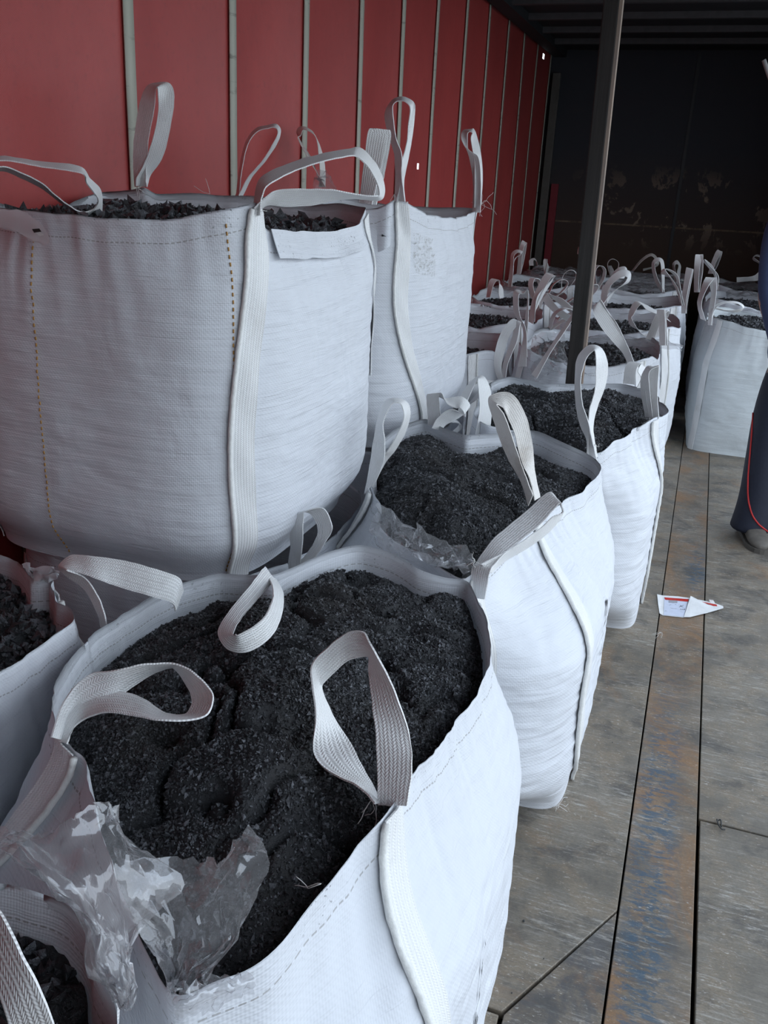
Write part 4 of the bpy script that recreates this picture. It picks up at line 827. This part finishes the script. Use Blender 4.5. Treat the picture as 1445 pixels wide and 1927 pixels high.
FLp(R2, [(1306, 550, 1314, 550), (1306, 510, 1316, 510), (1308, 482, 1322, 482), (1311, 483, 1323, 483), (1316, 510, 1322, 512), (1308, 550, 1316, 550)], 7.02, .05)
FLp(R2, [(1340, 545, 1350, 545), (1346, 530, 1350, 530), (1338, 505, 1342, 503), (1322, 490, 1326, 488), (1334, 505, 1338, 502), (1348, 520, 1352, 520), (1346, 545, 1350, 545)], 7.05, .045)
FLp(R3, [(1332, 515, 1340, 515), (1340, 490, 1348, 492), (1348, 472, 1358, 474), (1352, 473, 1358, 480), (1346, 500, 1350, 500), (1334, 515, 1342, 515)], 8.1, .05)
FLp(R3, [(1436, 525, 1442, 525), (1432, 500, 1436, 500), (1416, 488, 1418, 484), (1424, 479, 1428, 483), (1436, 485, 1432, 490), (1442, 500, 1438, 505)], 8.2, .045)
FLp(R3, [(1386, 531, 1386, 522), (1408, 529, 1408, 521), (1425, 528, 1420, 518), (1436, 523, 1430, 510), (1446, 520, 1440, 508)], 8.15, .05)
for b, k, (h, ln, az) in ((H3, 'fr', (.16, (.1, 0), .4)), (H2, 'br', (.18, (-.05, .05), 1.0)), (H4, 'br', (.14, (.08, 0), .2)), (E2, 'bl', (.15, (.1, 0), .9)), (E2, 'fl', (.14, (.12, -.05), .3)), (E3, 'bl', (.17, (.0, .05), .7)), (E4, 'bl', (.15, (.0, .05), .2)), (R2, 'br', (.15, (0, .05), .7)), (E3, 'fl', (.18, (-.04, .0), .2)), (E1, 'br', (.15, (.05, 0), 1.3)), (H3, 'br', (.17, (.06, 0), .1))):
    std_loop(b, b.corners[k], h, ln, .05, az)
# clear film over the far bags
def sheet(bag, cx, cy, z, sx, sy, seed, amp=.03):
    u = np.linspace(-1, 1, 40); X, Y = np.meshgrid(cx + u * sx, cy + u * sy, indexing='ij')
    Z = z + amp * (np.abs(noise(X * 7, Y * 7, seed)) * 2 + noise(X * 16, Y * 16, seed + 3) * .6) - .03 * (np.maximum(np.abs((X - cx) / sx), np.abs((Y - cy) / sy))) ** 4
    X2 = X + .03 * noise(X * 6, Y * 6, seed + 9); Y2 = Y + .03 * noise(X * 6, Y * 6, seed + 19)
    return mesh('plastic_liner', np.stack([X2, Y2, Z], -1).reshape(-1, 3), grid_faces(40, 40), PLAS, bag.root)
sheet(E4, -.5, 7.95, .84, .36, .36, 3); sheet(R2, .5, 7.75, .87, .30, .16, 5); sheet(R1, .5, 6.85, .845, .30, .05, 6, .02); sheet(E5, -.5, 8.7, .86, .36, .2, 7); sheet(H4, -1.1, 8.0, .86, .2, .12, 8); sheet(H5, -1.3, 8.6, .86, .3, .3, 9)
sheet(R3, .45, 8.5, .86, .34, .3, 10); sheet(E3, -.75, 6.5, .83, .12, .12, 11); sheet(E1, -.3, 5.05, .84, .25, .06, 12, .015); sheet(H3, -1.3, 6.95, .85, .3, .07, 13)

# ------------------------------------------------------------------ dark pole between floor and roof
pb = at_y(1080, 700, 3.98); pt_ = at_y(1152, 0, 3.98); d = (pt_ - pb); d /= d[2]
b0, b1 = pb - d * pb[2], pb + d * (CZ - .02 - pb[2])
b0[2] = 0
def prism(p0, p1, wx, wy, name, mat, parent=None):
    V = [p + np.array([sx * wx / 2, sy * wy / 2, 0]) for p in (p0, p1) for sx, sy in ((-1, -1), (1, -1), (1, 1), (-1, 1))]
    F = [(0, 3, 2, 1), (4, 5, 6, 7), (0, 1, 5, 4), (1, 2, 6, 5), (2, 3, 7, 6), (3, 0, 4, 7)]
    return mesh(name, V, F, mat, parent, False)
wood = NT('dark_stained_wood'); co = wood.co('Object', (60, 60, 2)); n1 = wood.noise(co, 1.0, 6, .7); 
wood.set(wood.mix(wood.ramp(n1, .3, .7), (.030, .026, .024), (.012, .011, .010)), .6, wood.bump(n1, .4, .004), .3)
pole = prism(b0, b1, .062, .045, 'support_pole', wood.m); bevel(pole, .004)
tag(pole, 'dark square wooden pole standing from floor to roof, paler edge', 'pole')
pale = NT('pale_edge'); n2 = pale.noise(pale.co('Object', (30, 30, 3)), 1.0, 6, .7)
pale.set(pale.mix(pale.ramp(n2, .35, .65), (.32, .23, .17), (.17, .15, .14)), .7, pale.bump(n2, .3, .003), .3)
o = prism(b0 + [.0375, 0, 0], b1 + [.0375, 0, 0], .013, .043, 'pale_edge_strip', pale.m, None); o.parent = pole  # strip down the right side, paler than the pole

# pale pole resting at the right side
p0, p1 = at_y(1437, 113, 5.2), at_y(1456, 165, 5.2); dd = (p1 - p0) / np.linalg.norm(p1 - p0)
pend = p0 + dd * ((EX - .04 - p0[0]) / dd[0]) if dd[0] > 0 else p0 + dd
zz = np.array([p0, p0 + dd * .3, p0 + dd * 1.0]) ; endp = np.array([EX - .06, 5.2, max(.0, p0[2] - 1.9)])
v, f = tube(np.array([p0, at_y(1456, 168, 5.2), np.array([.70, 5.25, 1.2]), np.array([.79, 5.28, .012])]), .011, 10)
o = mesh('support_rod', v, f, mat_plain('pale_metal_rod', (.45, .45, .45), .4, 30, .1, .1)); tag(o, 'pale thin rod leaning at the open right side, only its tip in view', 'rod')

# ------------------------------------------------------------------ torn document envelope on the floor
env = empty('paper_envelope', tuple(at_z(1285, 1140, 0)), 'torn white document envelope with a red stripe lying on the floor plate', 'envelope')
PW = mat_plain('envelope_white', (.80, .80, .80), .5); PC = mat_plain('envelope_clear_pocket', (.62, .66, .78), .25, 40, .05, .2); RED = mat_plain('red_print', (.55, .03, .02), .4, 90, .3)
def poly(name, pts, z, mat, parent=env, th=.0006):
    P = [at_z(x, y, z if len(q) == 0 else q[0]) for x, y, *q in pts]; n = len(P); V = P + [p - [0, 0, th] for p in P]
    F = [tuple(range(n))[::-1], tuple(range(n, 2 * n))] + [(i, (i + 1) % n, (i + 1) % n + n, i + n) for i in range(n)]
    o = mesh(name, V, F, mat, parent, False); o.data.flip_normals() if o.data.polygons[0].normal.z < 0 else None
    return o
sc_ = .1107
E_ = lambda x, y, *z: (1220 + x * sc_, 1090 + y * sc_, *z)
poly('back_sheet', [E_(148, 255, .006), E_(240, 275), E_(500, 290), E_(700, 318), E_(900, 355), E_(1120, 405), E_(1270, 455), E_(1275, 492), E_(1000, 570), E_(700, 645), E_(580, 648), E_(240, 612), E_(190, 580), E_(165, 430)], .003, PW)
poly('clear_pocket', [E_(270, 305), E_(680, 335), E_(605, 635), E_(260, 605)], .0045, PC)
poly('red_stripe', [E_(272, 308), E_(690, 338), E_(670, 380), E_(285, 345)], .0055, RED)
poly('folded_flap', [E_(718, 282, .012), E_(860, 355, .008), E_(1000, 430), E_(1180, 465), E_(1275, 492), E_(1000, 572), E_(700, 642), E_(603, 640, .006)], .0075, PW)
poly('red_stripe', [E_(905, 380), E_(1160, 430), E_(1168, 458), E_(1100, 452)], .0082, RED)
poly('torn_tab', [E_(1030, 345, .02), E_(1100, 355, .02), E_(1130, 400), E_(1050, 400)], .006, PW)
GR = mat_plain('grey_print', (.33, .33, .36), .5)
poly('printed_block', [E_(345, 352), E_(495, 362), E_(490, 400), E_(345, 395)], .0058, GR)
def stroke(pts, wd, mat=INK, z=.0058):
    P = np.array([at_z(*E_(*p), z) for p in pts]); T = np.gradient(P, axis=0); T /= np.linalg.norm(T, axis=1)[:, None]; S_ = np.stack([-T[:, 1], T[:, 0], 0 * T[:, 0]], -1) * wd / 2
    V = np.concatenate([P + S_, P - S_]); n = len(P); return V, [(i, i + 1, n + i + 1, n + i) for i in range(n - 1)]
v, f = join([stroke([(520, 475), (560, 455), (600, 440)], .0016), stroke([(535, 440), (565, 462), (595, 478)], .0016), stroke([(545, 500), (548, 520), (562, 522)], .0012), stroke([(580, 500), (575, 520)], .0012), stroke([(600, 500), (602, 522)], .0012), stroke([(618, 500), (615, 525)], .0012), stroke([(370, 485), (410, 495), (480, 502)], .0012), stroke([(350, 440), (385, 430)], .001), stroke([(450, 425), (475, 435)], .0018), stroke([(280, 545), (300, 530), (310, 550)], .001), stroke([(535, 550), (590, 560)], .0008), stroke([(400, 400), (440, 402)], .0008)])
mesh('handwriting', v, f, INK, env, False)

# ------------------------------------------------------------------ small debris on the floor
rs = random.Random(5); DEB = [mat_plain('pebble_dark', (.03, .03, .03), .6), mat_plain('pebble_grey', (.25, .26, .26), .6), mat_plain('straw_bit', (.45, .38, .2), .8)]
def pebble(x, y, r, mt, lab):
    p = at_z(x, y, 0); oc = np.array([[1, 0, 0], [-1, 0, 0], [0, 1, 0], [0, -1, 0], [0, 0, 1], [0, 0, -1]], float)
    V = oc * np.array([[rs.uniform(.7, 1.2)] for _ in range(6)]) * r; V[:, 2] *= .6; V = V + p + [0, 0, r * .55]
    F = [(0, 2, 4), (2, 1, 4), (1, 3, 4), (3, 0, 4), (2, 0, 5), (1, 2, 5), (3, 1, 5), (0, 3, 5)]
    o = mesh('floor_pebble', V, F, mt, None, False); o.modifiers.new('s', 'SUBSURF').levels = 1; bevel(o, r * .2)
    tag(o, lab, 'pebble', 'grit on the floor')
for i, (x, y, r) in enumerate([(985, 1735, .006), (1080, 1470, .003), (1152, 1398, .004), (1162, 1401, .004), (1095, 1418, .003), (1139, 1376, .004), (1023, 1805, .003), (992, 1800, .003), (963, 1870, .004), (1130, 1350, .003)]):
    pebble(x, y, r, DEB[i % 2], 'tiny %s coal crumb on the bare boards beside the bags' % ('black' if i % 2 == 0 else 'grey'))
v, f = join([tube(catmull([at_z(1349, 1542, .006), at_z(1352, 1552, .012), at_z(1358, 1560, .006), at_z(1364, 1561, .004)], 5), .0022, 6), tube(catmull([at_z(1350, 1545, .006), at_z(1356, 1543, .01), at_z(1357, 1556, .005)], 5), .002, 6)])
o = mesh('twig', v, f, DEB[0]); tag(o, 'short dark twisted twig across the board joint on the right', 'twig')

# ------------------------------------------------------------------ person at the right edge
def skin(name, joints, edges, mat, parent=None, sub=2, root=0, smooth=.0):
    me = bpy.data.meshes.new(name); me.from_pydata([tuple(j[:3]) for j in joints], edges, []); me.update()
    o = bpy.data.objects.new(name, me); C.objects.link(o)
    m = o.modifiers.new('skin', 'SKIN'); m.use_smooth_shade = True; m.branch_smoothing = .6
    for i, j in enumerate(joints):
        sv = me.skin_vertices[0].data[i]; r = j[3] if isinstance(j[3], tuple) else (j[3], j[3]); sv.radius = r; sv.use_root = (i == root)
    s2 = o.modifiers.new('sub', 'SUBSURF'); s2.levels = sub; s2.render_levels = sub; me.materials.append(mat)
    if parent is not None: o.parent = parent; o.matrix_parent_inverse = Matrix.Translation(-parent.location)
    return o
PX, PY = .505, 4.52
per = empty('person', (PX, PY, 0), 'person in navy jacket and dark trousers with red piping at the right edge', 'person')
SK = mat_plain('skin', (.42, .24, .17), .55, 30, .08)
NAVY = mat_plain('navy_jacket', (.045, .065, .14), .75, 60, .15, .3); NAVD = mat_plain('dark_navy_trousers', (.010, .013, .028), .7, 60, .2, .3)
REDP = mat_plain('red_piping', (.45, .02, .02), .6); SHOE = mat_plain('dusty_shoe', (.13, .115, .10), .7, 25, .3, .4); SOLE = mat_plain('shoe_sole', (.09, .08, .07), .8)
# facing +x and a little toward the viewer
fa = -1.15; fx, fy_ = math.cos(fa), math.sin(fa); sx_, sy_ = -fy_, fx   # forward, left
def PP(f_, s_, z): return (PX + f_ * fx + s_ * sx_, PY + f_ * fy_ + s_ * sy_, z)
lean = -.03
body = [PP(0, 0, .98) + (.12,), PP(lean * .3, -.03, 1.12) + (.115,), PP(lean * .6, -.05, 1.30) + (.13,), PP(lean, -.07, 1.45) + (.12,), PP(lean, -.07, 1.53) + (.06,), PP(lean + .01, -.07, 1.61) + (.055,),
        PP(0, .09, .92) + (.09,), PP(.03, .11, .50) + (.06,), PP(.01, .12, .12) + (.042,), PP(.10, .13, .05) + (.035,),
        PP(0, -.09, .92) + (.09,), PP(-.0, -.11, .50) + (.06,), PP(-.04, -.12, .12) + (.042,), PP(.05, -.13, .05) + (.035,),
        PP(lean, .12, 1.45) + (.055,), PP(lean + .03, .20, 1.16) + (.043,), PP(.15, .19, .95) + (.03,), PP(.19, .19, .92) + ((.028, .016),),
        PP(lean, -.24, 1.46) + (.05,), PP(lean + .03, -.245, 1.17) + (.04,), PP(.15, -.20, .95) + (.03,), PP(.19, -.19, .92) + ((.028, .016),)]
be = [(0, 1), (1, 2), (2, 3), (3, 4), (4, 5), (0, 6), (6, 7), (7, 8), (8, 9), (0, 10), (10, 11), (11, 12), (12, 13), (3, 14), (14, 15), (15, 16), (16, 17), (3, 18), (18, 19), (19, 20), (20, 21)]
for hb, hs, sd in ((17, .19, 1), (21, -.19, -1)):
    for k, (off, ln) in enumerate(((-.022, .055), (-.008, .065), (.007, .062), (.021, .048))):
        n0 = len(body); z = .915
        body.append(PP(.21, hs + off, z - .005) + (.009,)); body.append(PP(.21 + ln * .55, hs + off, z - .02) + (.0085,)); body.append(PP(.21 + ln * .75, hs + off * .9, z - .045) + (.007,))
        be += [(hb, n0), (n0, n0 + 1), (n0 + 1, n0 + 2)]
    n0 = len(body); body.append(PP(.19, hs - sd * .032, .915) + (.010,)); body.append(PP(.22, hs - sd * .042, .90) + (.008,)); be += [(hb, n0), (n0, n0 + 1)]
skin('body', body, be, SK, per)
# head as a shaped surface
def head():
    nu_, nv_ = 56, 44; th = np.linspace(-PI, PI, nu_, endpoint=False); ph = np.linspace(-PI / 2, PI / 2, nv_); T, P_ = np.meshgrid(th, ph, indexing='ij')
    f_ = np.cos(P_) * np.cos(T); s_ = np.cos(P_) * np.sin(T); u_ = np.sin(P_)
    g = lambda a, b, wa, wb: np.exp(-((s_ - a) / wa) ** 2 - ((u_ - b) / wb) ** 2) * (f_ > 0)
    X = f_ * .098; Y_ = s_ * .075 * (1 - .22 * smooth01((-u_ - .1) / .9)); Z = u_ * .12
    X = X + .024 * g(0, -.12, .16, .16) + .008 * g(0, .02, .12, .25) - .010 * g(.38, .08, .2, .14) - .010 * g(-.38, .08, .2, .14) + .006 * g(0, -.45, .3, .07) - .004 * g(0, -.52, .3, .03) + .006 * g(0, -.58, .28, .07) + .012 * g(0, -.85, .3, .2) + .006 * g(0, .25, .6, .12)
    return X, Y_, Z, grid_faces(nu_, nv_, True)
X, Y_, Z, hf = head(); hc = np.array(PP(lean + .03, -.07, 1.71)); rot = np.array([[fx, sx_, 0], [fy_, sy_, 0], [0, 0, 1]])
mesh('head', (rot @ np.stack([X, Y_, Z], -1).reshape(-1, 3).T).T + hc, hf, SK, per)
HAIR = mat_plain('dark_hair', (.02, .016, .013), .6, 120, .3, .6)
m_ = smooth01((Z / .12 - .05 - .55 * np.clip(X / .098, 0, 1)) * 4 + .3); sc2 = 1.0 + .09 * m_ - .05 * (1 - m_)
mesh('hair', (rot @ (np.stack([X * sc2 - .004, Y_ * sc2, Z * sc2 + .002], -1)).reshape(-1, 3).T).T + hc, hf, HAIR, per)
for sd in (1, -1):
    ea = np.array([[.0, .078 * sd, .025], [.012, .086 * sd, .012], [.008, .084 * sd, -.008], [-.002, .079 * sd, -.022]]); v, f = tube((rot @ catmull(ea, 4).T).T + hc, .009, 8); mesh('ear', v, f, SK, per)
    ey = (rot @ np.array([.086, .029 * sd, .010])) + hc; v, f = tube(np.array([ey - [fx * .006, fy_ * .006, 0], ey + [fx * .002, fy_ * .002, 0]]), .010, 10); mesh('eye', v, f, LAB, per); v, f = tube(np.array([ey, ey + [fx * .0035, fy_ * .0035, 0]]), .005, 10); mesh('iris', v, f, INK, per)
# jacket and trousers
jk = [PP(0, .0, .84) + ((.205, .17),), PP(0, -.01, .96) + ((.20, .165),), PP(-.0, -.03, 1.10) + ((.185, .15),), PP(lean * .6, -.05, 1.30) + ((.20, .155),), PP(lean, -.07, 1.45) + ((.17, .12),), PP(lean, -.07, 1.54) + (.075,),
      PP(lean, .12, 1.46) + (.085,), PP(lean + .02, .20, 1.16) + (.065,), PP(.13, .18, .97) + (.048,), PP(lean, -.25, 1.52) + (.065,), PP(lean + .03, -.235, 1.20) + (.055,), PP(.13, -.20, .97) + (.045,)]
skin('jacket', jk, [(0, 1), (1, 2), (2, 3), (3, 4), (4, 5), (4, 6), (6, 7), (7, 8), (4, 9), (9, 10), (10, 11)], NAVY, per)
tr_ = [PP(0, 0, 1.0) + ((.16, .14),), PP(0, .0, .90) + ((.165, .145),), PP(.0, .10, .80) + (.115,), PP(.03, .12, .48) + (.088,), PP(.015, .13, .20) + (.085,), PP(.01, .13, .06) + (.098,),
       PP(0, -.09, .80) + (.115,), PP(0, -.10, .48) + (.09,), PP(.0, -.09, .20) + (.09,), PP(.0, -.09, .07) + ((.095, .11),), PP(.0, -.09, .035) + ((.10, .12),)]
trz = skin('trousers', tr_, [(0, 1), (1, 2), (2, 3), (3, 4), (4, 5), (1, 6), (6, 7), (7, 8), (8, 9), (9, 10)], NAVD, per)
# shoes
def shoe(f0, s0, ang=0.0):
    st = [(-.11, .036, .050, 0), (-.09, .042, .085, 0), (-.03, .043, .09, 0), (.03, .046, .075, 0), (.09, .052, .058, 0), (.14, .050, .046, 0), (.175, .034, .034, 0), (.19, .012, .022, 0)]
    V = []; n = 16
    for a, wd, h, _ in st:
        for k in range(n):
            q = 2 * PI * k / n; yy = wd * math.copysign(abs(math.cos(q)) ** .8, math.cos(q)); zz = h * .5 + h * .5 * math.copysign(abs(math.sin(q)) ** .7, math.sin(q))
            V.append((a, yy, max(zz, 0) + .016))
    F = [(i * n + k, i * n + (k + 1) % n, (i + 1) * n + (k + 1) % n, (i + 1) * n + k) for i in range(len(st) - 1) for k in range(n)] + [tuple(range(n))[::-1], tuple(range((len(st) - 1) * n, len(st) * n))]
    ca, sa = math.cos(ang), math.sin(ang); V = np.array(V); V = np.stack([V[:, 0] * ca - V[:, 1] * sa + f0, V[:, 0] * sa + V[:, 1] * ca + s0, V[:, 2]], -1)
    V = (rot @ V.T).T + [PX, PY, 0]; o = mesh('shoe', V, F, SHOE, per); o.modifiers.new('s', 'SUBSURF').render_levels = 2
    V2 = []; 
    for zz in (.0, .022):
        for a, wd in ((-.115, .030), (-.10, .042), (-.03, .045), (.04, .050), (.10, .056), (.15, .052), (.185, .034), (.198, .010)): V2.append((a, wd, zz))
        for a, wd in ((.198, .010), (.185, .034), (.15, .052), (.10, .056), (.04, .050), (-.03, .045), (-.10, .042), (-.115, .030)): V2.append((a, -wd, zz))
    V2 = np.array(V2); V2 = np.stack([V2[:, 0] * ca - V2[:, 1] * sa + f0, V2[:, 0] * sa + V2[:, 1] * ca + s0, V2[:, 2]], -1); V2 = (rot @ V2.T).T + [PX, PY, 0]
    F2 = [tuple(range(16)), tuple(range(16, 32))[::-1]] + [(i, i + 16, (i + 1) % 16 + 16, (i + 1) % 16) for i in range(16)]; mesh('sole', V2, F2, SOLE, o, False)
shoe(.02, -.09, -.2); shoe(.04, .13)
bpy.context.view_layer.update(); dg = bpy.context.evaluated_depsgraph_get(); te = trz.evaluated_get(dg); mi = te.matrix_world.inverted()
pts = []
for (x, y) in catmull([(1428, 640), (1423, 680), (1420, 740), (1416, 800), (1412, 850), (1408, 900), (1408, 935), (1414, 965), (1426, 985), (1444, 1000)], 5):
    d = Vector(ray(x, y)).normalized(); hit, loc, nrm, _ = te.ray_cast(mi @ Vector((0, 0, CAMZ)), (mi.to_3x3() @ d).normalized())
    if hit: pts.append(np.array(te.matrix_world @ loc) + np.array(nrm) * .002)
if len(pts) > 3: v, f = tube(np.array(pts), .004, 6); mesh('red_piping', v, f, REDP, trz)
